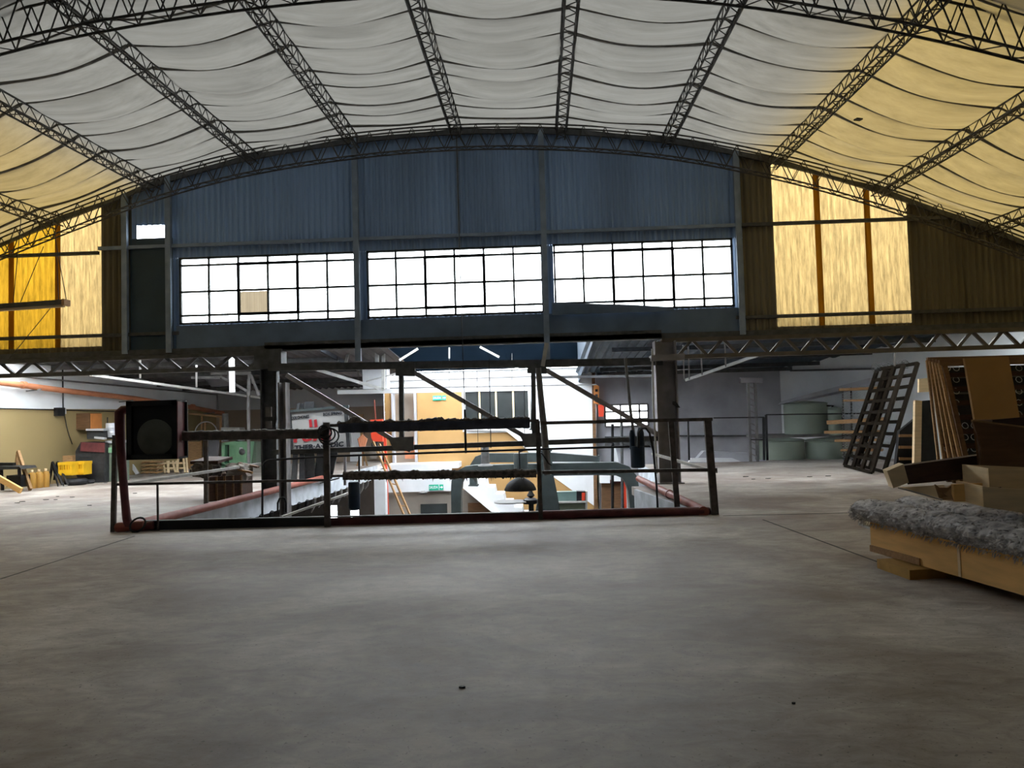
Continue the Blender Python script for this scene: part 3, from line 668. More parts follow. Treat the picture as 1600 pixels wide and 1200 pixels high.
# stairs
SY = 20.9
st = MB()
steps = [(745, 751), (759, 761), (772, 772), (787, 784), (801, 793), (816, 803), (830, 813), (844, 823)]
outl = [(726, 748), (734, 743)]
for i in range(len(steps)-1):
    x, y = steps[i]; outl += [(x+2, y), (steps[i+1][0], y)]
outl += [(844, 850), (780, 801), (722, 758)]
st.pix(outl, SY, .9); st.build('staircase', 'white', of, label='white concrete stairs going down')
MB().bar(P(722, 756, SY-.03), P(784, 808, SY-.03), .06, .14).build('stair_string', 'white_gloss', of)
# exit signs
def exit_sign(x0, y0, x1, y1, Y, label):
    a = P(x0, y0, Y); b = P(x1, y1, Y); W_ = b.x-a.x; Hh = a.z-b.z
    e = T('exit_sign', label, 'sign', ((a.x+b.x)/2, Y, b.z), 'green exit signs')
    MB().box((a.x+W_*.34, Y, (a.z+b.z)/2), (W_*.66, .02, Hh)).build('text_plate', 'exit_green', e)
    MB().box((a.x+W_*.86, Y, (a.z+b.z)/2), (W_*.26, .02, Hh)).build('arrow_plate', 'exit_green', e)
    text('lettering', 'SALIDA', 'white_gloss', e, (a.x+W_*.05, Y-.012, b.z+Hh*.28), (a.x+W_*.62, Y-.012, b.z+Hh*.28), Hh*.5, bold=.01, depth=.002)
    ar = MB(); c = V((a.x+W_*.86, Y-.014, (a.z+b.z)/2)); s_ = Hh*.3
    ar.slab([c+V((-s_, 0, -s_*.25)), c+V((0, 0, -s_*.25)), c+V((0, 0, -s_*.9)), c+V((s_*1.1, 0, 0)), c+V((0, 0, s_*.9)), c+V((0, 0, s_*.25)), c+V((-s_, 0, s_*.25))], (0, .004, 0))
    ar.build('arrow', 'white_gloss', e)
exit_sign(676, 618.5, 697, 625, OY-.03, 'green exit sign on the white band above the tan office wall')
exit_sign(670, 757.5, 693, 765.5, 21.46, 'green exit sign on the white fascia beside the stairs, lower of two')

# white column and red post at landing, brown corner pole
a = P(585, 750, 20.9); b = P(602, 750, 20.9)
MB().box(((a.x+b.x)/2, 21.0, (-.1+LZ)/2), (b.x-a.x, .3, -.1-LZ)).build('white_pier', 'white', label='white painted pier below the floor edge left of the landing', cat='pier')
MB().bar(P(601, 668, 21.2), P(606, 812, 21.2), .07).build('red_post', 'red', label='thin red post from the red cabinet down past the landing edge', cat='post')
MB().bar(P(927, 578, 22.2), P(931, 812, 22.2), .09).build('brown_pole', 'umber', label='tall thin brown pole at the right corner of the white office wall', cat='pole')
# wooden ladder
ld = T('ladder', 'pale wooden ladder leaning from the lower storey up to the floor edge', 'ladder', G(628, 808, -1.3))
p0, p1, p2, p3 = P(583, 690, 20.6), P(640, 826, 19.6), P(593, 694, 20.6), P(650, 826, 19.6)
MB().bar(p0, p1, .035, .06).build('rail', 'wood', ld); MB().bar(p2, p3, .035, .06).build('rail', 'wood', ld)
for t_ in [(.12+.125*i) for i in range(7)]: MB().bar(p0.lerp(p1, t_), p2.lerp(p3, t_), .03).build('rung', 'wood', ld)

# ------------------------------------------------------------------ FRONT RAILING
RA, RB = V((-5.2, 9.14, 0)), V((2.05, 9.44, 0))
RY = lambda px: 9.14 + (px-176)/(1115-176)*.30
gr = T('guard_railing', 'rusty brown steel guard railing around the opening in the floor', 'railing', (-1.5, 9.3, 0))
def gpost(pxb, pyb, pxt, pyt, w_, nm='post', m='rail_steel', par=gr):
    b = G(pxb, pyb); t_ = P(pxt, pyt, b.y); return MB().bar(b, t_, w_, w_*.7, (0, 1, 0)).build(nm, m, par)
gpost(177, 831, 180, 680, .055); gpost(512, 823, 510, 660, .07); gpost(845, 812, 840, 658, .055); gpost(1117, 804, 1105, 653, .085)
gpost(1058, 792, 1048, 656, .07); gpost(322, 787, 322, 686, .06); gpost(247, 829, 246, 756, .022)
def grail(a, ya, b, yb, Ya, Yb, r, nm, m='rail_steel', flat=None):
    return MB().bar(P(a, ya, Ya), P(b, yb, Yb), r, flat or r).build(nm, m, gr)
grail(845, 661, 1113, 655, 9.34, 9.42, .04, 'top_rail'); grail(512, 665, 560, 664, 9.22, 9.24, .035, 'top_rail'); grail(815, 658, 842, 657, 9.33, 9.34, .035, 'top_rail')
grail(847, 738, 1120, 734, 9.34, 9.44, .04, 'mid_rail'); grail(512, 744, 560, 743, 9.22, 9.24, .03, 'mid_rail'); grail(820, 740, 842, 739, 9.33, 9.34, .03, 'mid_rail')
grail(182, 757, 512, 750, 9.15, 9.22, .03, 'mid_rail')
MB().bar(P(1118, 737, 9.44), P(1020, 709, 12.9), .05, .035).build('side_rail', 'pale_steel', gr, label='pale side rail')
MB().bar(P(200, 756, 9.6), P(411, 724, 14.0), .06, .04).build('side_rail', 'pale_steel', gr, label='pale side rail')
# kick plate along the front edge
kp = T('kick_plate', 'maroon and black steel channel lying along the front edge of the opening', 'kerb', (-1.5, 9.3, 0))
MB().bar(P(222, 821, 9.22), P(512, 816, 9.26), .05, .105).build('channel', 'black', kp, label='black channel length')
MB().bar(P(516, 817, 9.26), P(842, 806, 9.36), .05, .115).build('channel', 'maroon', kp, label='maroon channel length')
MB().bar(P(222, 814, 9.2), P(842, 800, 9.34), .07, .012).build('lip', 'grey_steel', kp)
# red service pipe round the opening
sp = T('floor_pipe', 'thick dull red pipe around the floor opening, rising behind the square lamp housing', 'pipe', G(205, 826))
zc = .055
e0 = P(203, 822, 9.12); 
pts = [P(200, 640, 9.16), P(192, 641, 9.13), P(187, 645, 9.12), P(187, 655, 9.12), P(188, 690, 9.12), P(191, 730, 9.12), P(195, 780, 9.12), P(198, 810, 9.12), P(201, 820, 9.12), P(209, 824, 9.13), P(226, 822, 9.14), P(240, 820, 9.16)]
MB().tube(pts, [.05, .055, .06, .058, .056, .05, .046, .05, .056, .056, .05, .05], 14).build('riser', 'maroon', sp, smooth=True)
MB().tube([V((-5.02, 9.35, zc)), V((-4.88, 11.5, zc)), V((-4.80, 14.2, zc)), V((-4.70, 17.0, zc))], .058, 12).build('side_run', 'red_pipe', sp, smooth=True)
MB().tube([V((-5.02, 9.35, zc)), V((-5.03, 9.22, zc)), V((-5.12, 9.12, zc)), P(226, 821, 9.13)], .058, 12).build('elbow', 'red_pipe', sp, smooth=True)
MB().tube([P(848, 805, 9.36), P(980, 801, 9.4), P(1098, 799, 9.45), P(1106, 799, 9.5)], .055, 12).build('front_run', 'maroon', sp, smooth=True)
MB().tube([P(1098, 800, 9.48), P(1092, 794, 9.75), P(1044, 771, 11.3), P(1026, 762, 12.2), P(998, 748, 13.6)], .055, 12).build('side_run', 'red_pipe', sp, smooth=True)
for (x, y, Y) in ((1046, 772, 11.25), (1098, 799, 9.45)): 
    c = P(x, y, Y); MB().lathe(c-V((0, .05, 0)), [(.066, 0), (.066, .1)], 14, (0, 1, 0)).build('coupling', 'red_pipe', sp, smooth=True)
MB().tube(arc(P(215, 820, 9.06), .09, 0, 2*PI, 16, (1, 0, 0), (.2, .3, .9)), .012, 6, False).build('wire_loop', 'charcoal', sp)
# dusty beams lying on the rails
def dusty(x0, y0, x1, y1, Ya, Yb, w_, h_, nm, label, m='dust', fr=0, tuft=0, seed=1):
    rnd = random.Random(seed); a = P(x0, y0, Ya); b = P(x1, y1, Yb); n = 160; vs = []; fs = []
    d = (b-a).normalized(); s_ = d.cross(V((0, 0, 1))).normalized(); u_ = s_.cross(d)
    prev = 0
    for i in range(n+1):
        p = a.lerp(b, i/n); prev = prev*.75 + rnd.uniform(-1, 1)*.006*(1+tuft)
        ht = h_/2+max(prev, -.004)+(.03*math.exp(-((i/n-.09)/.03)**2)*tuft)
        for j, (u0, v0) in enumerate(((-w_/2, -h_/2), (-w_/2, ht*.8), (-w_*.1, ht), (w_*.3, ht*.9), (w_/2, h_*.3), (w_/2, -h_/2), (0, -h_/2-abs(rnd.gauss(0, .003))*(1+fr)))):
            vs.append(p+s_*u0+u_*v0)
    k = 7
    for i in range(n):
        for j in range(k): fs.append((i*k+j, i*k+(j+1) % k, (i+1)*k+(j+1) % k, (i+1)*k+j))
    fs += [tuple(range(k)), tuple(n*k+j for j in range(k))]
    o = MB().add(vs, fs)
    root = T(nm, label, 'bar', a.lerp(b, .5))
    o.build('bar', m, root)
    if fr:
        q = MB()
        for i in range(fr*14):
            p = a.lerp(b, rnd.uniform(.15, 1)); l = rnd.uniform(.01, .045)
            q.tube([p+V((0, -w_*.4, -h_*.4)), p+V((rnd.uniform(-.01, .01), -w_*.4, -h_/2-l))], [.008, .001], 4)
        q.build('dust_tufts', m, root)
    return root
dusty(277, 681, 512, 677, 9.12, 9.18, .07, .115, 'cross_beam', 'smooth dark steel beam from the square lamp housing to the second railing post', 'rail_steel')
dusty(530, 668, 828, 660, 9.18, 9.28, .12, .13, 'dusty_bar', 'thick dark bar caked in dust lying along the top rail, upper of two', 'bar_navy', 0, 1, 4)
dusty(528, 661, 828, 654, 9.18, 9.28, .11, .03, 'dust_blanket', 'ragged grey dust layer along the top of the upper thick bar', 'dust', 0, 2.2, 9)
dusty(537, 743, 838, 739, 9.18, 9.28, .11, .095, 'dusty_bar', 'thick brown bar with hanging dust tufts along the middle rail, lower of two', 'dust', 2, .3, 6)
# clutter on the second post
cl = T('wire_coil', 'rusty coil of wire hooked on top of the railing post left of centre', 'wire', P(508, 680, 9.15))
for i in range(4):
    MB().tube(arc(P(505+i*3, 673+i*3, 9.12), .06+.012*i, 0, 2*PI, 18, (1, .3*i, 0), (0, .2, 1)), .010, 5, False).build('loop', 'charcoal', cl)
# hanging hook + conduit inside the opening
MB().tube([P(410, 812, 11), P(410, 730, 11), P(414, 722, 11), P(420, 719, 11), P(512, 713, 11.1), P(840, 702, 11.4), P(1015, 697, 11.6), P(1015, 699, 11.6)], .016, 8).build('conduit_pipe', 'black', label='thin black conduit bent at its left end spanning the opening behind the railing', cat='pipe')
MB().tube([P(434, 800, 10.6), P(434, 786, 10.6), P(437, 779, 10.6), P(441, 777, 10.6), P(445, 779, 10.6), P(447, 786, 10.6), P(447, 800, 10.6)], .014, 8).build('hook_loop', 'black', label='black inverted U-shaped steel loop beside the slim column', cat='hook')
MB().bar(P(440, 808, 12), P(555, 767, 14), .035).build('grey_rod', 'pale_steel', label='pale slanting rod crossing in front of the joist ends under the left floor edge', cat='rod')

# square lamp housing
lm = T('lamp_housing', 'square black lamp housing with maroon side and dull round disc, mounted on the railing corner', 'lamp', P(240, 718, 9.0))
a = P(196, 627, 8.92); b = P(276, 717, 8.92)
hx, hz = (a.x+b.x)/2, (a.z+b.z)/2; ww, hh = b.x-a.x, a.z-b.z; t = .02; dp = .26
q = MB(); q.box((hx, 8.95+dp/2, a.z-t/2), (ww, dp, t)); q.box((hx, 8.95+dp/2, b.z+t/2), (ww, dp, t)); q.box((a.x+t/2, 8.95+dp/2, hz), (t, dp, hh)); q.box((hx, 8.95+dp, hz), (ww, t, hh))
for sx in (-1, 1): q.box((hx+sx*(ww/2-.03), 8.94, hz), (.06, .02, hh))
for sz in (-1, 1): q.box((hx, 8.94, hz+sz*(hh/2-.03)), (ww, .02, .06))
q.build('case', 'black', lm)
MB().box((hx+.01, 8.97, hz), (ww-.12, .008, hh-.12)).build('mesh_cover', 'black', lm)
c = P(241, 684, 8.93); MB().lathe((c.x, 8.965, c.z), [(.215, 0), (.22, .01), (.20, .022), (.0, .03)], 36, (0, -1, 0)).build('disc', 'lamp_disc', lm, smooth=True)
MB().slab([P(276, 627, 8.93), P(287, 629, 9.2), P(287, 716, 9.2), P(276, 717, 8.93)], (.012, .0, 0)).build('side_panel', 'maroon', lm, label='maroon side panel')

# ------------------------------------------------------------------ things hanging / standing in the opening
def duct(name, pts, wid, dep, label, m='duct'):
    """rectangular duct along 3D path pts (in a Y plane), wid list"""
    mb = MB(); vs = []; fs = []; pts = [V(p) for p in pts]
    for i, p in enumerate(pts):
        d = (pts[min(i+1, len(pts)-1)]-pts[max(i-1, 0)]).normalized(); s_ = d.cross(V((0, 1, 0))).normalized(); w_ = wid[i]/2
        vs += [p+s_*w_-V((0, dep/2, 0)), p-s_*w_-V((0, dep/2, 0)), p-s_*w_+V((0, dep/2, 0)), p+s_*w_+V((0, dep/2, 0))]
    for i in range(len(pts)-1):
        for j in range(4): fs.append((i*4+j, i*4+(j+1) % 4, (i+1)*4+(j+1) % 4, (i+1)*4+j))
    fs += [(0, 1, 2, 3), tuple(len(vs)-4+j for j in range(4))]
    r0 = T(name, label, 'duct', min(pts, key=lambda p: p.z)); mb.add(vs, fs).build('duct_run', m, r0)
    for i in (0, len(pts)-1):
        d = (pts[1]-pts[0]).normalized() if i == 0 else (pts[-1]-pts[-2]).normalized(); s_ = d.cross(V((0, 1, 0))).normalized()
        p = pts[i]; MB().bar(p-s_*(wid[i]/2+.03), p+s_*(wid[i]/2+.03), dep+.06, .03, d).build('flange', m, r0)
    return r0
u = PXM(17.5)
duct('duct', [P(x, y, 17.5) for x, y in ((714, 830), (714, 800), (714, 765), (715, 752), (720, 742), (730, 736), (742, 734), (790, 733), (846, 732))], [15*u, 15*u, 16*u, 17*u, 17*u, 16*u, 15*u, 15*u, 16*u], .35, 'dark green sheet-metal duct arching low from the landing side to the flared stand')
u = PXM(18.6)
duct('duct', [P(x, y, 18.6) for x, y in ((740, 758), (740, 740), (742, 728), (748, 719), (758, 715), (803, 715), (860, 714), (935, 717))], [11*u, 11*u, 14*u, 15*u, 14*u, 14*u, 14*u, 8*u], .3, 'dark green duct running behind the flared stand, farther and higher than the others')
u = PXM(17.4)
duct('duct', [P(x, y, 17.4) for x, y in ((862, 733), (930, 732), (962, 732), (976, 737), (985, 748), (989, 765), (991, 792), (993, 830))], [19*u, 19*u, 20*u, 21*u, 20*u, 17*u, 16*u, 16*u], .35, 'dark green duct bending down into the opening beside the navy cylinder')
duct('flared_stand', [P(x, y, 17.0) for x, y in ((853, 704), (854, 725), (855, 745), (856, 770), (856, 800), (856, 830))], [14*u, 18*u, 20*u, 28*u, 38*u, 42*u], .35, 'dark flared sheet-metal stand in the middle of the opening between two ducts')
u = PXM(15)
def cyl(name, x0, x1, y0, y1, Y, m, label, cat, prof_=None, par=None, n=20):
    a = P((x0+x1)/2, y0, Y); b = P((x0+x1)/2, y1, Y); R_ = (x1-x0)/2*PXM(Y); h = a.z-b.z
    pr = prof_ or [(0.9, 0), (1, .03), (1, .97), (.9, 1)]
    return MB().lathe((b.x, Y, b.z), [(r_*R_, z_*h) for r_, z_ in pr], n).build(name, m, par, label, cat, smooth=True)
cyl('vent_stack', 751, 766, 698, 728, 16.5, 'grey_steel', 'grey vent stack with a flared foot on the far dark duct', 'vent', [(1.6, 0), (1.5, .05), (.9, .12), (.85, .6), (.85, 1)])
cyl('motor', 803, 825, 708, 734, 16.0, 'duct', 'round dark green motor drum standing on the near duct left of the flared stand', 'motor', [(1, 0), (1, .92), (.9, 1)])
# dome lamp
dl = T('pendant_lamp', 'dark dome-shaped pendant lamp shade hanging in the opening under the lower dusty bar', 'lamp', P(812, 766, 12.0))
c = P(813, 766, 12.0); R_ = 25*PXM(12)
MB().lathe(c, [(R_, 0), (R_*.97, .03), (R_*.85, .09), (R_*.6, .15), (R_*.3, .19), (R_*.12, .21), (.0, .215)], 28).build('shade', 'charcoal', dl, smooth=True)
MB().tube([c+V((0, 0, .2)), c+V((0, 0, .62))], .012, 6).build('stem', 'black', dl)
MB().lathe(P(834, 745, 11.9), [(0.0, 0), (.03, .01), (.035, .035), (.02, .06), (0, .065)], 12).build('bulb', 'white_gloss', dl, smooth=True)
dk = T('drill_machine', 'black machine head with a thin round plate below the dome lamp', 'machine', P(830, 790, 15))
cyl('head', 823, 836, 765, 778, 15, 'black', None, None, [(.3, 0), (1, .3), (.6, .6), (.3, 1)], dk); cyl('hub', 818, 840, 778, 787, 15, 'black', None, None, [(1, 0), (1, .7), (.7, 1)], dk)
c = P(798, 785, 15); MB().lathe(c, [(.32, 0), (.33, .012), (.32, .024)], 28).build('plate', 'grey_steel', dk, smooth=True)
MB().tube([P(830, 785, 15), P(830, 830, 15)], .05, 8).build('stand', 'black', dk)
# navy cylinders
cyl('hanging_cylinder', 545, 563, 753, 797, 12.5, 'navy', 'navy blue cylinder hanging below the left floor edge behind the railing', 'cylinder', [(.7, 0), (1, .05), (1, .96), (.9, 1)])
hs = T('hanging_sack', 'navy blue bottle-shaped tank hung over a bar inside the right of the railing', 'tank', P(997, 731, 11.4))
cyl('body', 986, 1008, 697, 731, 11.4, 'navy', None, None, [(.8, 0), (1, .06), (1, .9), (.95, 1)], hs)
cyl('neck', 984, 992, 672, 702, 11.4, 'navy', None, None, [(1, 0), (1, .8), (.6, 1)], hs); cyl('neck', 996, 1007, 668, 702, 11.4, 'navy', None, None, [(1, 0), (1, .75), (.6, 1)], hs)
MB().tube([P(998, 700, 11.3), P(998, 676, 11.3), P(1002, 670, 11.3), P(1009, 669, 11.3), P(1015, 677, 11.3), P(1021, 705, 11.3), P(1026, 760, 11.2), P(1028, 806, 11.2)], .016, 8).build('hose', 'black', label='black hose curving out of the navy tank down past the red pipe', cat='hose', smooth=True)
MB().tube([P(977, 560, 11.6), P(985, 640, 11.5), P(993, 699, 11.4)], .022, 8).build('slanting_rod', 'grey_steel', label='thin grey rod slanting down to the navy tank', cat='rod')
MB().tube([P(841, 575, 13.2), P(845, 620, 13.2), P(850, 670, 13.2), P(856, 742, 13.2)], [.05, .055, .06, .06], 12).build('down_pipe', 'grey_steel', label='thick grey down pipe leaning in front of the white office panel', cat='pipe', smooth=True)
q = MB()
q.tube([P(713, 200, 12.6), P(717, 350, 12.6), P(722, 520, 12.6), P(726, 640, 12.6)], .008, 5); q.tube([P(726, 640, 12.6), P(728, 708, 12.6)], .02, 6)
q.build('hanging_cable', 'black', label='long black cable hanging from the ceiling with a rod at its end', cat='cable')
MB().tube([P(764, 560, 12.6), P(767, 700, 12.6)], .008, 5).build('drop_rod', 'black', label='thin black drop rod right of the long hanging cable', cat='rod')
MB().tube([P(745, 575, 14.6), P(747, 706, 14.6)], .005, 5).build('thin_wire', 'black', label='hair-thin wire between the long cable and the drop rod', cat='wire')
MB().tube([P(819, 600, 14.6), P(820, 706, 14.6)], .006, 5).build('thin_wire', 'black', label='thin wire in front of the right pane of the office window', cat='wire')
# black hose bundle near 840
MB().tube([P(812, 706, 11.6), P(820, 703, 11.6), P(838, 703, 11.5), P(848, 710, 11.5), P(857, 724, 11.5), P(862, 727, 11.5)], .012, 6).build('cable_loop', 'black', label='black cable looping past the middle railing post', cat='cable')
# joist ends under left floor edge (row of curved dark ribs)
for i in range(22):
    Y = 10.6 + i*.46; X = hl(Y)+.07
    r_ = MB(); hgt = .26+.05*math.sin(i*1.7)
    pts = [(X, Y, -.34), (X-.02, Y+.03, -.34-hgt*.5), (X-.08, Y+.02, -.34-hgt)]
    r_.tube(pts, [.05, .045, .015], 6)
    r_.build('joist_end', 'charcoal' if i < 12 else 'grey_steel', label=('dark ragged joist end under the left floor edge, %s from the viewer' % ordn[i] if i < 12 else 'pale grey joist end under the left floor edge, %s of the pale ones' % ordn[i-12]), cat='joist', group='dark joist ends along the left edge' if i < 12 else 'pale joist ends along the left edge')
# far lower right: cabinet, door
lc_ = T('display_case', 'teal and dark glass display case in the lower storey at the stair foot', 'cabinet', P(892, 812, 19.5))
MB().pix([(866, 769), (901, 768), (901, 784), (866, 785)], 19.5, .25).build('glass', 'teal', lc_); MB().pix([(901, 768), (916, 768), (916, 784), (901, 784)], 19.48, .27).build('end_panel', 'black', lc_)
MB().pix([(866, 785), (916, 784), (916, 812), (866, 812)], 19.6, .2).build('lower_panel', 'sagegrey', lc_); MB().pix([(915, 768), (918, 768), (918, 812), (915, 812)], 19.45, .3).build('frame', 'pale_steel', lc_)
MB().pix([(866, 784), (916, 783), (916, 785.5), (866, 786.5)], 19.4, .35).build('shelf', 'pale_steel', lc_)
MB().pix([(909, 770), (914, 770), (914, 782), (909, 782)], 19.44, .02).build('red_label', 'red', lc_)
ld2 = T('roller_door', 'dark brown door with red side frame in the lower storey at right', 'door', P(958, 812, 20.5))
MB().pix([(940, 755), (975, 755), (975, 812), (940, 812)], 20.5, .08).build('leaf', 'umber', ld2); MB().pix([(973, 753), (978, 753), (980, 812), (976, 812)], 20.4, .12).build('frame', 'red', ld2)
MB().pix([(953, 750), (975, 750), (975, 755), (953, 756)], 20.4, .12).build('header', 'maroon', ld2)
MB().pix([(938, 740), (953, 740), (953, 755), (938, 755)], 20.3, .2).build('white_box', 'white_gloss', label='white box above the brown door in the lower storey', cat='box')
MB().pix([(957, 738), (969, 738), (972, 752), (957, 752)], 20.3, .2).build('white_box', 'white_gloss', label='white pot-shaped box right of the other white box over the brown door', cat='box')
MB().pix([(957, 700), (962, 700), (967, 722), (956, 722)], 18.8, .2).build('white_cone', 'white', label='pale cone-shaped chute behind the right dark duct', cat='chute')
q = MB(); q.tube([P(957, 662, 18.2), P(957, 812, 18.2)], .035, 6); q.build('upright_pole', 'black', label='black upright pole left of the navy tank, left of the pair', cat='pole')
q = MB(); q.tube([P(971, 655, 18.4), P(973, 812, 18.4)], .035, 6); q.build('upright_pole', 'dark_steel', label='dark upright pole left of the navy tank, right of the pair', cat='pole')
q = T('wall_box', 'orange-tan electrical box on the right corner of the office block', 'box', P(932, 632, 22.1))
MB().pix([(928, 601), (936, 603), (936, 632), (928, 630)], 22.1, .15).build('case', 'orange', q)
for yy in (608, 616, 624): MB().pix([(930, yy), (934, yy), (934, yy+4), (930, yy+4)], 22.08, .03).build('button', 'black', q)
MB().pix([(935, 633), (944, 632), (943, 651), (936, 651)], 22.0, .15).build('red_bin', 'red', label='bright red box mounted beside the small barred window', cat='box')

# ------------------------------------------------------------------ LIGHT BATTENS, conduits beyond
bt = T('light_batten', 'long white tube light batten hung in front of the office block', 'lamp', P(680, 616, 19.5))
MB().bar(P(528, 613, 19.5), P(842, 607, 19.5), .12, .10).build('housing', 'white_gloss', bt)
MB().bar(P(530, 608, 19.45), P(932, 601, 19.45), .05, .03).build('conduit', 'grey_steel', bt)
for x in (560, 702, 800): MB().tube([P(x, 612, 19.5), P(x, 552, 19.3)], .008, 5).build('hanger', 'grey_steel', bt)
MB().bar(P(602, 596, 22.33), P(835, 588, 22.33), .03).build('conduit_run', 'grey_steel', label='thin grey conduit along the white band of the office block', cat='pipe')
MB().bar(P(835, 590, 15.5), P(1020, 587, 15.5), .07, .05).build('conduit_run', 'grey_steel', label='pale conduit between the girder and the wide right column', cat='pipe')
def strut(x0, y0, x1, y1, Y, r_, label, m='pale_steel', nm='hanger_strut', grp='pale struts hanging under the far roof'):
    MB().bar(P(x0, y0, Y), P(x1, y1, Y), r_, r_).build(nm, m, label=label, cat='strut', group=grp)
for i, (x0, y0, x1, y1, Y, r_, lb) in enumerate([
    (545, 546, 540, 568, 17.4, .06, 'short pale strut, leftmost above the girder between the left column and office'),
    (589, 549, 589, 576, 17.4, .08, 'white upright strut above the girder, left of the close pair'),
    (599, 546, 599, 608, 17.6, .07, 'white upright strut in front of the white tank box, right of the close pair'),
    (653, 545, 624, 563, 17.4, .05, 'pale strut leaning right over the girder upright'),
    (702, 543, 702, 560, 17.4, .03, 'small upright pale strut above the long hanging batten'),
    (750, 542, 780, 558, 17.4, .05, 'pale strut leaning left above the middle of the girder'),
    (792, 566, 818, 581, 17.4, .04, 'pale strut under the girder chord sloping down to the right'),
    (854, 536, 848, 572, 13.5, .07, 'bright pale strut beside the right girder joint')]): strut(x0, y0, x1, y1, Y, r_, lb)
strut(490, 576, 600, 609, 17.6, .07, 'long pale conduit sloping down to the white tank box', nm='sloping_conduit')
strut(572, 596, 655, 574, 18, .03, 'thin pale rod rising to the right from the white tank box', nm='sloping_conduit')
MB().pix([(566, 575), (604, 574), (604, 607), (567, 608)], 18.5, .4).build('tank_box', 'white', label='white box tank under the far roof at the left corner of the office', cat='box')
# right side conduit
rc = T('roof_conduit', 'pale conduit rising to the right under the far blue roof, hung on rods', 'pipe', P(1075, 594, 16))
MB().bar(P(1072, 594, 17.5), P(1184, 555, 16), .06).build('pipe_run', 'pale_steel', rc)
for x, y0, y1 in ((1075, 536, 592), (1067, 540, 592), (1095, 545, 585), (1132, 527, 572)): MB().bar(P(x, y0, 15.6), P(x+2, y1, 16.5), .03).build('hanger', 'grey_steel', rc)
# left long batten in bay beyond
lb_ = T('light_batten', 'long pale batten sloping away along the left bay under the far roof', 'lamp', P(300, 608, 17))
MB().bar(P(142, 586, 15.0), P(410, 622, 19.5), .07, .05).build('housing', 'pale_steel', lb_)
for x, y in ((219, 590), (307, 604), (364, 612)): MB().bar(P(x, y, 16.8), P(x, y-32, 16.2), .04).build('hanger', 'white', lb_)
MB().bar(P(362, 556, 16.2), P(363, 613, 16.2), .09).build('white_post', 'white_gloss', label='short bright white post in the left bay under the lattice beam', cat='post')
MB().bar(P(388, 584, 18.5), P(389, 735, 18.5), .06).build('grey_post', 'grey_steel', label='thin grey post behind the mint green machine', cat='post')
fr = T('roof_bracket', 'grey steel bracket frame under the far roof left of the switch-box column', 'bracket', P(375, 600, 18))
for a_, b_ in (((330, 584), (392, 583)), ((345, 588), (388, 612)), ((300, 590), (345, 590)), ((390, 585), (389, 618)), ((352, 557), (362, 607)), ((392, 585), (405, 618))): MB().bar(P(*a_, 18), P(*b_, 18), .06).build('bar', 'grey_steel', fr)
MB().pix([(318, 590), (352, 585), (368, 602), (330, 604)], 18.5, .1).build('roof_board', 'roof_far', label='dark loose roof board left of the bracket frame', cat='board')

# ------------------------------------------------------------------ LEFT WALL
def LW(x, y, off=0.0):
    p = PL(x, y, LWA, LWB); n = V((LWB[1]-LWA[1], -(LWB[0]-LWA[0]), 0)).normalized(); return p + n*off
ldir = V((LWB[0]-LWA[0], LWB[1]-LWA[1], 0)).normalized(); lnor = V((ldir.y, -ldir.x, 0))
def onwall(name, x0, y0, x1, y1, dep, m, label=None, cat=None, par=None, off=0):
    a = LW(x0, y0); b = LW(x1, y0); zt_ = a.z; zb_ = LW(x0, y1).z
    pts = [V((a.x, a.y, zb_)), V((b.x, b.y, zb_)), V((b.x, b.y, zt_)), V((a.x, a.y, zt_))]
    pts = [p+lnor*off for p in pts]
    return MB().slab(pts, lnor*dep).build(name, m, par, label, cat)
wp_ = T('wall_pipe', 'long orange-red pipe running along the upper left wall', 'pipe', LW(200, 640, .2))
MB().tube([LW(-30, 596, .2), LW(100, 612, .2), LW(200, 623, .2), LW(290, 637, .2), LW(352, 648, .2)], .065, 12).build('pipe_run', 'orange_pipe', wp_, smooth=True)
for x, y in ((22, 602), (290, 636), (340, 645)): 
    c = LW(x, y, .2); MB().lathe(c, [(.08, 0), (.08, .1)], 12, ldir).build('coupling', 'orange_pipe', wp_, smooth=True)
for x, y in ((45, 608), (190, 625), (320, 644)): MB().bar(LW(x-4, y+3, 0), LW(x+2, y+1, .3), .03).build('bracket', 'grey_steel', wp_)
tp = T('thin_wall_pipes', 'pair of thin grey pipes along the top of the left wall', 'pipe', LW(200, 610, .1))
MB().tube([LW(20, 588, .1), LW(335, 617, .1), LW(336, 640, .1)], .022, 6).build('pipe_run', 'grey_steel', tp); MB().tube([LW(-10, 567, .08), LW(70, 570, .08), LW(300, 600, .08)], .018, 6).build('pipe_run', 'grey_steel', tp)
MB().tube([LW(-10, 638, .03), LW(190, 643, .03)], .012, 5).build('wall_wire', 'black', label='thin dark wire along the tan left wall below the pipe', cat='wire')
sb = T('switch_box', 'black switch box on the left wall with a cable rising to the beam', 'switch', LW(91, 650, .1))
onwall('case', 84, 637, 95, 650, .12, 'black', par=sb); onwall('side_unit', 95, 638, 98, 647, .1, 'silver', par=sb)
MB().tube([LW(92, 560, .1), LW(93, 637, .1)], .018, 6).build('riser_cable', 'black', sb); MB().tube([LW(98, 648, .05), LW(101, 665, .05), LW(105, 680, .05), LW(110, 694, .05)], .01, 5).build('drop_cable', 'black', sb)
ob = T('wall_cabinet', 'small orange wooden cabinet fixed to the left wall', 'cabinet', LW(126, 672, .2))
onwall('body', 119, 646, 137, 672, .38, 'umber', par=ob, off=0); 
a_ = LW(119, 646, .39); 
onwall('door', 120, 647, 137, 671, .02, 'orange', par=ob, off=.385)
def stand(name, pp, Y, dep, m, label=None, cat=None, par=None): return MB().pix(pp, Y, dep).build(name, m, par, label, cat)
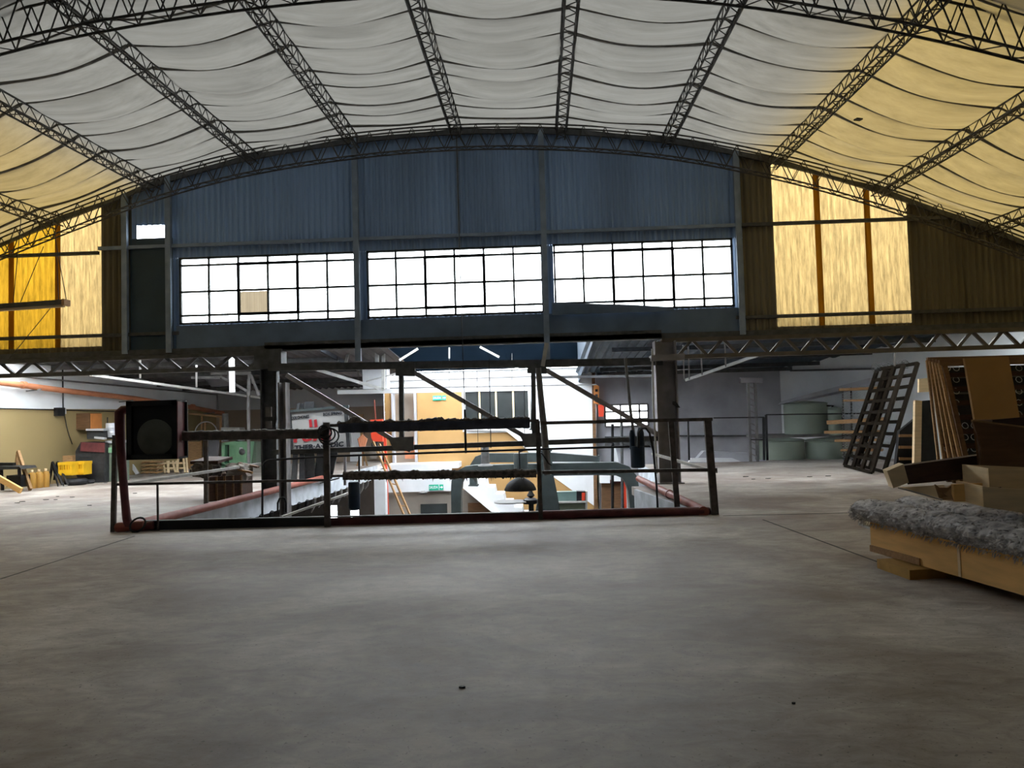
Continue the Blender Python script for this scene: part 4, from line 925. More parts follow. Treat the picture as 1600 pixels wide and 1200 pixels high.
def rect(x0, y0, x1, y1): return [(x0, y0), (x1, y0), (x1, y1), (x0, y1)]
# bench + plank at far left
bn = T('work_bench', 'low black bench at the far left edge against the tan wall', 'bench', P(15, 766, 15.6))
stand('top', [(-10, 731), (30, 731), (33, 735), (-10, 736)], 15.3, .5, 'charcoal', par=bn); stand('back', [(-10, 725), (20, 725), (20, 731), (-10, 731)], 15.6, .1, 'black', par=bn)
for x in (2, 30): MB().bar(P(x, 735, 15.4), G(x+2, 766), .06).build('leg', 'black', bn)
stand('lower_box', rect(10, 745, 32, 763), 15.5, .3, 'black', par=bn)
MB().bar(P(-6, 738, 15.1), P(33, 760, 15.05), .06, .11).build('plank', 'ply', label='orange-brown plank leaning against the black bench', cat='plank')
af = T('wooden_prop', 'tall brown wooden A-shaped prop between the bench and the jugs', 'prop', P(42, 761, 15.7))
MB().bar(P(28, 702, 15.9), P(48, 762, 15.6), .05, .08).build('leg', 'wood', af); MB().bar(P(28, 704, 15.95), P(25, 730, 16.0), .05).build('leg', 'wood', af)
for i, (x0, x1, y0, y1) in enumerate(((44, 56, 731, 759), (55, 67, 730, 758), (66, 77, 729, 757))):
    Y = 16.2+.15*i
    jg = T('jug', ['amber plastic jug, leftmost of three by the left wall', 'amber plastic jug in the middle of three by the left wall', 'amber plastic jug, rightmost of three next to the black frames'][i], 'jug', P((x0+x1)/2, y1, Y), 'amber jugs by the left wall')
    jb_ = cyl('body', x0, x1, y0+2, y1, Y, 'jug', None, None, [(.92, 0), (1, .04), (1, .8), (.75, .93), (.3, .97)], jg)
    cyl('cap', (x0+x1)/2-2, (x0+x1)/2+2, y0-1, y0+2.5, Y, 'pale_ply', None, None, None, jb_)
for i, (ax, ay, bx, by, cx_, cy_) in enumerate(((82, 718, 98, 754, 77, 735), (90, 717, 106, 753, 86, 727))):
    fr_ = T('folding_trestle', ['black folding frame leaning open beside the jugs', 'black folding frame leaning beside the yellow crate'][i], 'frame', P(bx, by, 16.6))
    MB().bar(P(ax, ay, 17.0), P(bx, by, 16.5), .04).build('leg', 'black', fr_); MB().bar(P(ax, ay, 17.0), P(cx_-1, cy_+18, 17.0), .04).build('leg', 'black', fr_)
    MB().bar(P(bx-6, by+1, 16.5), P(bx, by, 16.5), .03).build('foot', 'pale_steel', fr_); MB().bar(P(ax-1, ay+2, 17.05), P(bx-7, by+1, 16.55), .03).build('leg', 'black', fr_)
stand('carton', [(98, 712), (113, 712), (114, 724), (98, 724)], 17.3, .2, 'wood', 'open brown carton behind the yellow crates', 'box')
for i, (x0, x1, y0, y1, Y) in enumerate(((98, 119, 722, 742, 16.9), (119, 137, 721, 741, 17.15))):
    cr = T('crate', ['yellow plastic crate on the dark tyre, left of two', 'yellow plastic crate, right of two against the dark cabinet'][i], 'crate', P((x0+x1)/2, y1, Y), 'yellow plastic crates')
    a = P(x0, y0, Y); b = P(x1, y1, Y); W_, H_ = b.x-a.x, a.z-b.z; X = (a.x+b.x)/2; D = .32
    q = MB()
    q.box((X, Y, b.z+.012), (W_*.92, D, .024)); q.box((X, Y-D/2, b.z+H_*.25), (W_*.95, .02, H_*.4)); q.box((X, Y+D/2, b.z+H_*.4), (W_*.95, .02, H_*.8))
    for s_ in (-1, 1): q.box((X+s_*W_*.47, Y, b.z+H_*.42), (.02, D, H_*.84))
    for k in range(6): q.box((X-W_*.42+W_*.84*k/5, Y-D/2, b.z+H_*.6), (.018, .02, H_*.4))
    bk_ = q.build('basket', 'yellow', cr); MB().box((X, Y-D/2, a.z-.03), (W_, .04, .06)).box((X, Y+D/2, a.z-.03), (W_, .04, .06)).box((X-W_/2, Y, a.z-.03), (.03, D, .06)).box((X+W_/2, Y, a.z-.03), (.03, D, .06)).build('rim', 'yellow', bk_)
def torus(name, c, R_, r_, m, par=None, label=None, cat=None, group=None, n=26, k=10, nrm=(0, 0, 1)):
    c = V(c); qn = V((0, 0, 1)).rotation_difference(V(nrm)); vs = []; fs = []
    for i in range(n):
        for j in range(k):
            a, b = 2*PI*i/n, 2*PI*j/k; vs.append(c + qn @ V(((R_+r_*math.cos(b))*math.cos(a), (R_+r_*math.cos(b))*math.sin(a), r_*math.sin(b))))
    for i in range(n):
        for j in range(k): fs.append((i*k+j, ((i+1) % n)*k+j, ((i+1) % n)*k+(j+1) % k, i*k+(j+1) % k))
    return MB().add(vs, fs).build(name, m, par, label, cat, group, smooth=True)
c = P(119, 748, 16.9); torus('tyre', (c.x, c.y, .075), .17, .075, 'charcoal', None, 'dark tyre lying flat on the floor under the yellow crates', 'tyre')
c = P(141, 748, 17.3); torus('tyre', (c.x, c.y, .05), .06, .045, 'charcoal', None, 'small dark ring on the floor at the foot of the dark cabinet', 'tyre')
dc = T('machine_cabinet', 'tall dark grey and maroon machine cabinet against the left wall', 'cabinet', P(142, 748, 17.4))
stand('body', [(118, 700), (126, 686), (163, 687), (163, 748), (126, 750), (118, 735)], 17.4, .55, 'charcoal', par=dc); stand('maroon_band', [(127, 686), (163, 687), (163, 702), (125, 700)], 17.37, .04, 'maroon', par=dc)
mw = T('metal_box', 'dented black and silver metal box on top of the dark machine cabinet', 'box', P(148, 686, 17.5)); stand('case', [(135, 672), (161, 671), (162, 686), (136, 686)], 17.5, .4, 'charcoal', par=mw)
stand('lid', [(134, 670), (161, 670), (162, 673), (134, 673)], 17.45, .5, 'silver', par=mw); stand('strip', [(147, 682), (163, 684), (163, 687), (147, 685)], 17.4, .1, 'silver', par=mw)
gc = T('grey_locker', 'grey-green metal locker with a small green label beside the machine cabinet', 'cabinet', P(171, 747, 17.6)); stand('body', rect(163, 686, 184, 747), 17.6, .5, 'sagegrey', par=gc)
stand('top', rect(164, 683, 185, 687), 17.55, .6, 'silver', par=gc); stand('green_label', rect(166, 694, 175, 702), 17.56, .03, 'green', par=gc)
br = T('drum', 'silver metal drum standing on the grey locker', 'drum', P(174, 683, 17.8)); cyl('body', 166, 183, 661, 683, 17.8, 'silver', None, None, [(1, 0), (1, .3), (1.03, .33), (1, .36), (1, .66), (1.03, .69), (1, .72), (1, 1)], br)
MB().tube([P(168, 661, 17.8), P(168, 652, 17.8)], .012, 6).build('nozzle', 'black', br)

# behind the lamp housing: boards, chairs
stand('white_plank', [(200, 717), (206, 717), (217, 733), (212, 735)], 20.0, .05, 'white', 'white plank leaning below the square lamp housing', 'plank')
stand('brown_board', [(199, 724), (213, 735), (199, 738)], 20.1, .05, 'wood', 'small triangular brown board behind the white plank', 'board')
rl = T('spring_roll', 'rusty bundle of coiled bedsprings on the floor below the square lamp housing', 'springs', P(237, 734, 20.2))
for i in range(4):
    c = P(228+7*i, 725, 20.2)
    for k in range(4): MB().tube(arc((c.x, 20.2, c.z-.14+.09*k), .10, 0, 2*PI, 12, (1, 0, .2), (0, 1, 0)), .018, 5, False).build('coil', 'wood', rl)
for i, (x0, x1) in enumerate(((248, 266), (264, 280), (279, 295))):
    ch = T('sawhorse', ['pale wooden trestle, leftmost of three beyond the lamp housing', 'pale wooden trestle, middle of three beyond the lamp housing', 'pale wooden trestle, rightmost of three beyond the lamp housing'][i], 'trestle', P((x0+x1)/2, 734, 20.2), 'pale wooden trestles')
    for xx, dx in ((x0, -2), (x0+6, 4), (x1-5, 3)): MB().bar(P(xx, 700 if i == 2 else 716, 20.4), P(xx+dx, 734, 20.2), .045).build('leg', 'pale_ply', ch)
    MB().bar(P(x0, 719, 20.35), P(x1-3, 719, 20.35), .045).build('cross_bar', 'pale_ply', ch); MB().bar(P(x0+1, 727, 20.3), P(x1-3, 727, 20.3), .035).build('cross_bar', 'pale_ply', ch)
stand('door_panel', [(288, 690), (315, 690), (315, 729), (296, 733), (286, 728)], 21.9, .06, 'wood', 'loose brown door panel leaning at the left back corner', 'door')
stand('board', [(316, 688), (342, 684), (340, 726), (318, 730)], 22.6, .05, 'grey_wall', 'grey-brown board standing by the back left corner', 'board')
rk = T('frame_rack', 'wooden rack frame with rods in the back left corner under the red pipe', 'rack', P(315, 686, 22.0))
for a_, b_ in (((289, 645), (289, 690)), ((345, 650), (345, 690)), ((289, 645), (345, 651)), ((288, 682), (345, 683)), ((316, 650), (314, 732)), ((321, 660), (320, 690))): MB().bar(P(*a_, 22), P(*b_, 22), .05).build('bar', 'wood', rk)
MB().tube(arc(P(322, 676, 21.8), .32, 0, PI, 14, (1, 0, 0), (0, 0, 1)), .018, 6).build('hoop', 'pale_steel', rk, label='thin pale hoop')
MB().tube([P(352, 646, 22.8), P(353, 674, 22.8)], .09, 10).build('corner_pipe', 'pale_steel', label='short thick grey pipe in the back left corner', cat='pipe')
# mint green machine
gm = T('green_machine', 'mint green workshop machine with open hollow front near the back left wall', 'machine', P(366, 730, 21.6))
stand('left_post', rect(346, 690, 351, 729), 21.6, .4, 'green', par=gm); stand('top', [(346, 690), (368, 687), (368, 693), (346, 693)], 21.6, .45, 'green', par=gm)
stand('hollow', rect(351, 693, 359, 722), 21.85, .05, 'duct', par=gm); stand('panel', rect(358, 692, 369, 724), 21.7, .3, 'green', par=gm); stand('body', [(368, 688), (387, 688), (385, 706), (381, 730), (369, 730)], 21.5, .5, 'green', par=gm)
stand('base', rect(346, 722, 372, 726), 21.6, .4, 'green', par=gm); c = P(377, 704, 21.4)
MB().lathe((c.x, 21.48, c.z), [(.08, 0), (.09, .03), (.04, .07), (0, .08)], 16, (0, -1, 0)).build('knob', 'grey_steel', gm, smooth=True); stand('switch', rect(374, 697, 378, 702), 21.45, .06, 'white', par=gm)
MB().pix([(345, 668), (374, 668), (375, 674), (374, 689), (371, 689), (371, 674), (349, 674), (349, 690), (346, 690), (345, 674)], 21.6, .4).build('machine_hood', 'pale_steel', label='pale metal hood above the mint green machine', cat='machine')
stand('grey_cabinet', rect(387, 686, 400, 726), 22.0, .4, 'sagegrey', 'sage grey cabinet right of the mint green machine', 'cabinet')
stand('shelf_unit', [(398, 690), (412, 690), (412, 724), (398, 724)], 22.6, .4, 'taupe', 'taupe shelf unit just left of the switch-box column', 'shelf')
stand('blue_box', rect(430, 684, 439, 693), 19, .2, 'blue', 'bright blue box between the two left columns', 'box'); stand('green_box', rect(430, 693, 439, 706), 19, .2, 'green', 'green box directly below the bright blue box', 'box')
bt_ = T('box_stand', 'small dark stand under the blue and green boxes behind the slim column', 'stand', G(443, 728))
stand('top', rect(428, 706, 449, 708), 19, .3, 'dark_steel', par=bt_); stand('leg', [(440, 708), (446, 708), (446, 739), (440, 739)], 19.05, .1, 'dark_steel', par=bt_)
stand('orange_panel', rect(448, 684, 455, 707), 19, .1, 'orange', 'narrow orange panel at the left edge of the advertising board', 'panel')

# brown trunk with junk
tr = T('wooden_chest', 'dark brown wooden chest on the floor left of the opening, full of scrap', 'chest', G(365, 781))
a = G(326, 784); b = G(404, 772)
q = MB(); zt_ = .40
fa, fb = V((a.x, a.y, 0)), V((b.x-.02, a.y+.42, 0)); bk = V((-.15, .85, 0))
for p0_, p1_ in ((fa, fb), (fb, fb+bk), (fb+bk, fa+bk), (fa+bk, fa)): q.bar(p0_+V((0, 0, zt_/2)), p1_+V((0, 0, zt_/2)), .03, zt_)
q.slab([fa, fb, fb+bk, fa+bk], (0, 0, .03)); q.build('case', 'brown_box', tr)
for i in range(5):
    t_ = i/4; p = fa.lerp(fb, t_)-V((0, .02, 0)); MB().bar(p, p+V((0, 0, zt_)), .03).build('batten', 'umber', tr)
rnd = random.Random(3)
def lump(name, c, sx, sy, sz, m, label, cat, seed):
    rr = random.Random(seed); vs = []; fs = []; n, k = 14, 8; c = V(c)
    ph = [rr.uniform(0, 6) for _ in range(6)]
    for i in range(k+1):
        th = PI*i/k
        for j in range(n):
            a = 2*PI*j/n; r_ = 1+.16*math.sin(3*a+ph[0]+th*2)+.12*math.sin(5*a+ph[1])+.1*math.sin(4*th+ph[2])
            vs.append(c+V((sx*r_*math.sin(th)*math.cos(a), sy*r_*math.sin(th)*math.sin(a), sz*r_*math.cos(th))))
    for i in range(k):
        for j in range(n): fs.append((i*n+j, i*n+(j+1) % n, (i+1)*n+(j+1) % n, (i+1)*n+j))
    return MB().add(vs, fs).build(name, m, None, label, cat)
ccc = (fa+fb)/2+bk/2
lump('scrap_bundle', ccc+V((-.38, -.1, .50)), .26, .22, .13, 'dust', 'rough dark bundle of scrap on the left of the wooden chest', 'scrap', 1)
MB().slab([ccc+V((-.62, -.2, .60)), ccc+V((-.12, -.25, .60)), ccc+V((-.05, .2, .64)), ccc+V((-.5, .25, .66))], (0, 0, .05)).build('scrap_board', 'brown_box', label='dark board on top of the scrap bundle in the chest', cat='board')
lump('sacking', ccc+V((.12, .0, .42)), .22, .26, .15, 'taupe', 'brown folded sacking heaped on the right of the wooden chest', 'sack', 5)
MB().bar(ccc+V((.05, -.2, .52)), ccc+V((.42, -.1, .42)), .10, .03).build('slat', 'wood', label='flat wooden slat lying over the sacking on the chest', cat='slat')
MB().bar(ccc+V((.08, .15, .58)), ccc+V((.42, .15, .50)), .12, .03).build('slat', 'umber', label='dark slat behind the sacking at the right end of the chest', cat='slat')

# advertising board
SGY = 16.0
sg = T('advertising_board', 'tilted grey mattress advertising board with red and black lettering behind the railing', 'sign', P(498, 708, SGY))
MB().pix([(451, 644), (543, 636), (547, 700), (456, 708)], SGY, .05).build('panel', 'sign_face', sg)
MB().bar(P(450, 643, SGY-.01), P(545, 635, SGY-.01), .08, .05).build('frame_top', 'duct', sg); MB().bar(P(541, 637, SGY-.01), P(546, 702, SGY-.01), .08, .12).build('frame_side', 'charcoal', sg)
MB().bar(P(452, 645, SGY-.01), P(456, 708, SGY-.01), .08, .03).build('frame_side', 'charcoal', sg)
def stext(s_, x0, y0, x1, y1, hpx, m, bold): text('lettering', s_, m, sg, P(x0, y0, SGY-.01), P(x1, y1, SGY-.01), hpx*PXM(SGY), bold=bold, up=(.02, 0, 1))
stext('COLCHONES', 455, 656, 483, 653, 5, 'ink', .02); stext('BOX SPRING', 505, 650, 534, 647.5, 5, 'ink', .02)
stext('PURE', 459, 692, 517, 687, 17, 'inkred', .05); stext('THER·A·PEDIC', 460, 704, 537, 697.5, 8, 'ink', .04)
for x in (484, 492): MB().pix([(x-1.5, 656), (x+2.5, 655), (x+4, 667), (x-.5, 668)], SGY-.02, .012).build('red_bar', 'inkred', sg)
for i, (x0, x1, y0, x2, lb) in enumerate(((464, 468, 627, 456, 'leftmost narrow dark plank'), (470, 474, 627, 469, 'second narrow dark plank'), (476, 490, 624, 477, 'wide dark plank'), (503, 521, 631, 492, 'low dark plank'), (531, 543, 634, 506, 'rightmost dark plank'))):
    wdt = x1-x0
    MB().pix([(x0, y0), (x1, y0-.5), (x2+max(wdt, 7), 748-i), (x2-2, 750-i)], SGY+.15+.07*i, .05).build('leaning_plank', 'charcoal', label=lb+' standing behind the advertising board', cat='plank', group='dark planks behind the advertising board')
# back-left: door, red cabinet, stand, low benches
wd_ = T('door_2', None, None, P(555, 720, 23.6), kind='structure'); stand('door_leaf', rect(547, 650, 563, 721), 23.6, .05, 'white', par=wd_); stand('door_frame', [(545, 647), (567, 647), (567, 721), (563, 721), (563, 650), (545, 650)], 23.55, .1, 'wood', par=wd_)
rc_ = T('red_cabinet', 'bright red fire cabinet left of the office block', 'cabinet', P(588, 690, 21.8)); stand('case', [(578, 656), (597, 655), (598, 690), (583, 690), (580, 684)], 21.8, .2, 'red', par=rc_); stand('door_edge', rect(581, 662, 596, 664), 21.77, .03, 'maroon', par=rc_)
MB().bar(P(587, 655, 21.9), P(585, 625, 21.9), .03).build('riser_rod', 'red_pipe', label='thin red riser pipe going up from the fire cabinet', cat='pipe')
lamp2 = T('bunch_stand', 'spindly tan stand with a tangled top left of the fire cabinet', 'stand', P(566, 735, 21.2))
for k in range(7): MB().tube([P(566, 715, 21.2), P(560+2.2*k, 684+abs(k-3)*2, 21.2)], .03, 5).build('stem', 'orange_pipe', lamp2)
for dx in (-9, 0, 7): MB().bar(P(567, 706, 21.2), P(567+dx, 733, 21.2), .04).build('leg', 'wood', lamp2)
bx = T('white_table', 'white table frame with notices left of the office landing', 'table', P(580, 730, 21.0)); stand('top', [(562, 705), (598, 704), (598, 708), (562, 709)], 21.0, .6, 'white', par=bx)
for x in (564, 596): MB().bar(P(x, 708, 21.1), P(x, 733, 21.1), .04).build('leg', 'white', bx)
stand('notice', rect(578, 711, 588, 722), 21.05, .03, 'taupe', par=bx)
MB().pix([(580, 692), (584, 691), (588, 698), (587, 690), (590, 690), (590, 700), (580, 700)], 21.3, .05).build('dark_scrap', 'charcoal', label='small dark jagged scrap under the fire cabinet', cat='scrap')
for i, x in enumerate((539, 561)): MB().bar(P(x, 707, 15.0), P(x, 752, 15.0), .045 if i == 0 else .03).build('railing_upright', 'mauve_steel' if i == 0 else 'black', label=['grey-brown upright bar right of the advertising board', 'thin black upright bar beside the grey-brown one'][i], cat='post')
MB().bar(P(500, 744, 15.5), P(530, 736, 15.5), .06, .03).build('floor_slat', 'dark_steel', label='dark slats lying on the floor behind the second railing post', cat='slat')

# ------------------------------------------------------------------ RIGHT BACK: tanks, railings, lattice post
def tank(x0, x1, y0, y1, Y, label, z0=None):
    a = P((x0+x1)/2, y0, Y); R_ = (x1-x0)/2*PXM(Y); zb_ = P((x0+x1)/2, y1, Y).z if z0 is None else z0
    r0 = T('water_tank', label, 'tank', (a.x, Y, zb_), 'green-grey cylindrical tanks'); h = a.z-zb_
    MB().lathe((a.x, Y, zb_), [(R_, 0), (R_, h*.96), (R_*.97, h)], 32).build('body', 'tank', r0, smooth=True)
    MB().lathe((a.x, Y, zb_+h), [(R_*.99, 0), (R_*1.03, .02), (R_*.9, .05), (R_*.2, .09)], 32).build('lid', 'tank', r0, smooth=True)
tank(1185, 1254, 689, 722, 19.7, 'low green-grey tank on the floor, left of the two under the shelf', 0)
tank(1260, 1322, 689, 722, 19.5, 'low green-grey tank on the floor, right of the two under the shelf', 0)
tank(1226, 1290, 632, 680, 20.2, 'upper green-grey tank standing on the shelf above the other two')
tank(1294, 1315, 641, 680, 19.4, 'narrow dark tank standing on the shelf right of the upper wide tank')
pf = T('tank_shelf', 'grey shelf carrying the upper tanks above the floor tanks', 'shelf', P(1260, 690, 20.0))
a = P(1180, 682, 20); b = P(1345, 680, 20); MB().box(((a.x+b.x)/2, 20.2, a.z), (b.x-a.x, 1.3, .07)).build('deck', 'grey_steel', pf)
for x in (1183, 1342): MB().bar(P(x, 683, 19.6), G(x, 718), .07).build('leg', 'grey_steel', pf)
MB().tube([P(1290, 634, 19.9), P(1301, 634, 19.9), P(1301, 665, 19.9)], .03, 8).build('tank_pipe', 'black', label='black bent pipe at the right side of the upper wide tank', cat='pipe')
fr2 = T('far_railing', 'thin dark railing in front of the water tanks', 'railing', G(1196, 723))
Yf = 18.6
for a_, b_ in (((1115, 656), (1194, 655)), ((1173, 690), (1194, 690))): MB().bar(P(*a_, Yf), P(*b_, Yf), .03).build('rail', 'black', fr2)
for x0, y0, x1, y1, r_ in ((1193, 655, 1194, 722, .05), (1197, 651, 1199, 722, .05), (1317, 650, 1319, 722, .04), (1075, 657, 1077, 722, .04)): MB().bar(P(x0, y0, Yf), P(x1, y1, Yf), r_).build('post', 'black', fr2)
MB().bar(P(1197, 651, Yf), P(1350, 649, Yf), .03).build('rail', 'black', fr2); MB().bar(P(1058, 681, 22.52), P(1170, 681, 22.52), .05).build('pipe_run', 'dark_steel', label='dark pipe run low on the grey back wall', cat='pipe')
MB().bar(P(945, 683, 22.5), P(1020, 682, 22.5), .04).build('pipe_run', 'dark_steel', label='dark pipe run below the small barred window', cat='pipe')
MB().bar(P(945, 692, 22.5), P(1020, 691, 22.5), .16).build('pipe_run', 'dark_steel', label='thick dark duct pipe below the small barred window', cat='pipe')
lp = T('lattice_post', 'slim grey lattice post standing before the grey back wall left of the tanks', 'post', G(1176, 723))
for x in (1169, 1180): MB().bar(P(x, 600, 18.9), P(x+4, 723, 18.9), .06).build('chord', 'grey_steel', lp)
for k in range(12):
    y = 605+k*9.6; MB().bar(P(1170+k*.25, y, 18.9), P(1181+k*.25, y+5, 18.9), .03).build('lacing', 'mauve_steel', lp)
stand('post_cap', rect(1158, 592, 1192, 600), 18.9, .2, 'mauve_steel', par=lp)
stand('grey_ledge', [(1100, 705), (1170, 708), (1170, 722), (1085, 722)], 19.3, .3, 'grey_wall', 'low grey ledge beyond the floor edge left of the lattice post', 'ledge')
stand('white_ledge', [(1080, 716), (1145, 716), (1160, 722), (1076, 722)], 19.15, .12, 'white', 'low white ledge in front of the grey ledge at the floor edge', 'ledge')
stand('wall_scrap', [(1051, 627), (1056, 627), (1063, 637), (1059, 637), (1051, 632)], 13.5, .04, 'charcoal', 'small dark flap on the right side of the wide grey column', 'scrap')
# white wall ramp band and rail on right far wall
MB().slab([PL(1232, 632, (6.95, 22.7), (9.9, 14.3)), PL(1380, 600, (6.95, 22.7), (9.9, 14.3)), PL(1380, 590, (6.95, 22.7), (9.9, 14.3)), PL(1240, 626, (6.95, 22.7), (9.9, 14.3))], (-.35, -.1, 0)).build('sloping_ledge', 'grey_wall', label='sloping grey ledge on the white right-hand wall above the tanks', cat='ledge')
MB().bar(PL(1240, 579, (6.95, 22.7), (9.9, 14.3))-V((.08, 0, 0)), PL(1370, 576, (6.95, 22.7), (9.9, 14.3))-V((.08, 0, 0)), .05).build('wall_rail', 'dark_steel', label='thin dark rail along the white right-hand wall', cat='pipe')
MB().bar(P(1398, 548, 14.6), P(1398, 572, 14.6), .03).build('hanger_rod', 'grey_steel', label='thin grey rod hanging from the right lattice beam', cat='rod')

# ------------------------------------------------------------------ RIGHT: spring racks and leaning frames
rs = T('spring_stack', 'stack of mattress spring cores between pale planks against the right-hand wall', 'rack', G(1340, 735))
boards = [(1311, 616, 1375, 612, 4), (1318, 633, 1368, 631, 3), (1292, 667, 1352, 662, 6), (1288, 682, 1350, 681, 4), (1305, 695, 1350, 694, 3.5), (1315, 710, 1350, 710, 3)]
for i, (x0, y0, x1, y1, t_) in enumerate(boards):
    MB().bar(P(x0, y0, 17.9), P(x1+30, y1, 17.5), .35, t_*PXM(17.9)).build('plank', 'wood', rs, label='pale plank between spring layers')
for x in (1317, 1330): MB().bar(P(x, 612, 18.1), P(x+2, 726, 18.1), .03).build('upright', 'dark_steel', rs)
cs = MB(); rnd = random.Random(5)
for row, (y0, y1) in enumerate(((620, 631), (634, 661), (668, 680), (684, 694), (697, 709), (712, 728))):
    for k in range(13):
        x = 1319+k*6+rnd.uniform(-1, 1); c0_ = P(x, y1, 17.7); h = (y1-y0)*PXM(17.7); pts = []
        for q_ in range(25): a_ = q_/24*2*PI*3; pts.append(c0_+V((.035*math.cos(a_), .035*math.sin(a_), h*q_/24)))
        cs.tube(pts, .005, 3, False)
cs.build('coil_springs', 'silver', rs)['kind'] = 'stuff'
def quadframe(name, label, tl, tr_, br_, bl, cols, rows, w_, m, dpt=.07, group=None, cat='frame', raillabel=None):
    """open grid frame; corners are world points"""
    r0 = T(name, label, cat, (V(bl)+V(br_))/2, group)
    tl, tr_, br_, bl = map(V, (tl, tr_, br_, bl)); nrm = (tr_-tl).cross(bl-tl).normalized()
    for i in range(cols+1):
        t_ = i/cols; MB().bar(tl.lerp(tr_, t_), bl.lerp(br_, t_), w_, dpt, nrm).build('upright', m, r0)
    for j in range(rows+1):
        t_ = j/rows; MB().bar(tl.lerp(bl, t_), tr_.lerp(br_, t_), w_*.8, dpt*.8, nrm).build('rung', m, r0)
    return r0
for i, (dx, lb) in enumerate(((0, 'dark open-grid frame leaning in front of the spring stack, nearer of two'), (22, 'dark open-grid frame leaning right behind the nearer one'))):
    Yo = i*.25
    quadframe('lattice_rack', lb, P(1371+dx*.9, 580-2*i, 15.9+Yo), P(1412+dx, 573-3*i, 15.3+Yo), G(1362+dx*.9, 741-i), G(1320+dx*.9, 730-i), 3 if i == 0 else 2, 9, .075, 'darkrack', .05, 'dark open-grid frames leaning at right')
# wire tangle above
q = MB(); rnd = random.Random(8)
for k in range(26):
    x = 1362+rnd.uniform(0, 55); y = 578-(x-1362)*.12-rnd.uniform(0, 6); c_ = P(x, y, 15.8); q.tube(arc(c_, rnd.uniform(.04, .09), 0, PI*1.6, 8, (1, 0, 0), (0, .3, .9)), .004, 3, False)
q.build('wire_tangle', 'dark_steel', label='tangle of thin spring wire on top of the dark grid frames', cat='wire', kind='stuff')
bx_ = T('headboard', 'dark padded headboard with tan edge standing between grid frames and wood frames', 'headboard', G(1446, 733))
MB().slab([P(1434, 613, 14.2), P(1456, 611, 14.2), P(1470, 728, 14.0), P(1430, 728, 14.0)], (0, .12, 0)).build('panel', 'charcoal', bx_); MB().bar(P(1433, 612, 14.15), P(1431, 725, 14.0), .12, .08).build('edge', 'pale_ply', bx_)
MB().slab([P(1436, 592, 14.5), P(1455, 590, 14.5), P(1456, 612, 14.5), P(1436, 613, 14.5)], (0, .06, 0)).build('tan_board', 'pale_ply', label='small tan board above the dark padded headboard', cat='board')
sl_ = T('slat_box', 'dark slatted box end with pale slats left of the tan-edged headboard', 'box', G(1412, 735))
MB().slab([P(1405, 660, 14.4), P(1430, 640, 14.4), P(1430, 725, 14.3), P(1398, 728, 14.3)], (0, .1, 0)).build('panel', 'black', sl_)
for y in (667, 685, 703, 719): MB().bar(P(1404, y, 14.33), P(1426, y, 14.33), .04, .05).build('slat', 'wood', sl_)
# big leaning bed frames
fnames = ['front', 'second', 'third', 'fourth', 'fifth']
for i in range(5):
    x0 = 1448+i*4.5; Yt = 13.3-.2*i
    lb = 'tall timber bed frame leaning at the right, %s from the left of the stack' % ['first', 'second', 'third', 'fourth', 'fifth'][i]
    r0 = T('slatted_bed', lb, 'bed frame', P(1475+i*7, 735, Yt-.3), 'tall timber bed frames leaning at right')
    tl, bl = P(x0, 553-i*.5, Yt), P(x0+21+i*5, 737, Yt-.35)
    X1 = P(1650, 550, Yt).x; tr_, br_ = V((X1, Yt+.1, tl.z)), V((X1+.5, Yt-.3, bl.z))
    MB().bar(tl, bl, .035, .04, (1, 0, 0)).build('edge_stile', 'wood', r0); MB().bar(tl, tr_, .05, .10).build('top_rail', 'umber', r0); MB().bar(bl, br_, .05, .08).build('bottom_rail', 'umber', r0)
    MB().bar(tl.lerp(tr_, .045), bl.lerp(br_, .045), .08, .03, (0, 1, 0)).build('stile', 'umber', r0)
    if i in (2, 4): MB().bar(tl.lerp(tr_, .3 if i == 2 else .5), bl.lerp(br_, .3 if i == 2 else .5), .10, .04, (0, 1, 0)).build('stile', 'umber', r0)
    if i in (1, 3):
        for t_ in (.12, .24, .36, .48, .6, .72, .84): MB().bar(tl.lerp(bl, t_), tr_.lerp(br_, t_), .05, .03, (0, 1, 0)).build('slat', 'brown_box', r0)
bs_ = T('box_spring', 'dark box spring standing behind the tall timber bed frames', 'mattress', P(1540, 735, 13.5))
MB().slab([P(1470, 575, 13.55), P(1660, 568, 13.55), P(1680, 742, 13.35), P(1495, 742, 13.35)], (0, .14, 0)).build('core', 'charcoal', bs_)
for t_ in range(6): MB().bar(P(1472+t_*4, 590+t_*25, 13.5), P(1665, 586+t_*25, 13.5), .03).build('wire_row', 'grey_steel', bs_)
MB().slab([P(1507, 560, 12.1), P(1576, 557, 12.1), P(1594, 656, 11.8), P(1524, 661, 11.8)], (0, .05, 0)).build('cardboard_sheet', 'cardboard', label='plain brown cardboard sheet leaning on the tall timber bed frames', cat='cardboard')
q = MB(); rnd = random.Random(11)
for k in range(9):
    for j in range(8):
        c_ = P(1480+k*14, 575+j*18, 12.9); 
        if not (1500 < 1480+k*14 < 1590 and 575+j*18 < 660): q.tube(arc(c_, .05, 0, 2*PI, 8, (1, 0, 0), (0, .3, 1)), .006, 3, False)
q.build('spring_mesh', 'silver', label='mattress spring mesh showing between the tall timber bed frames', cat='springs', kind='stuff')

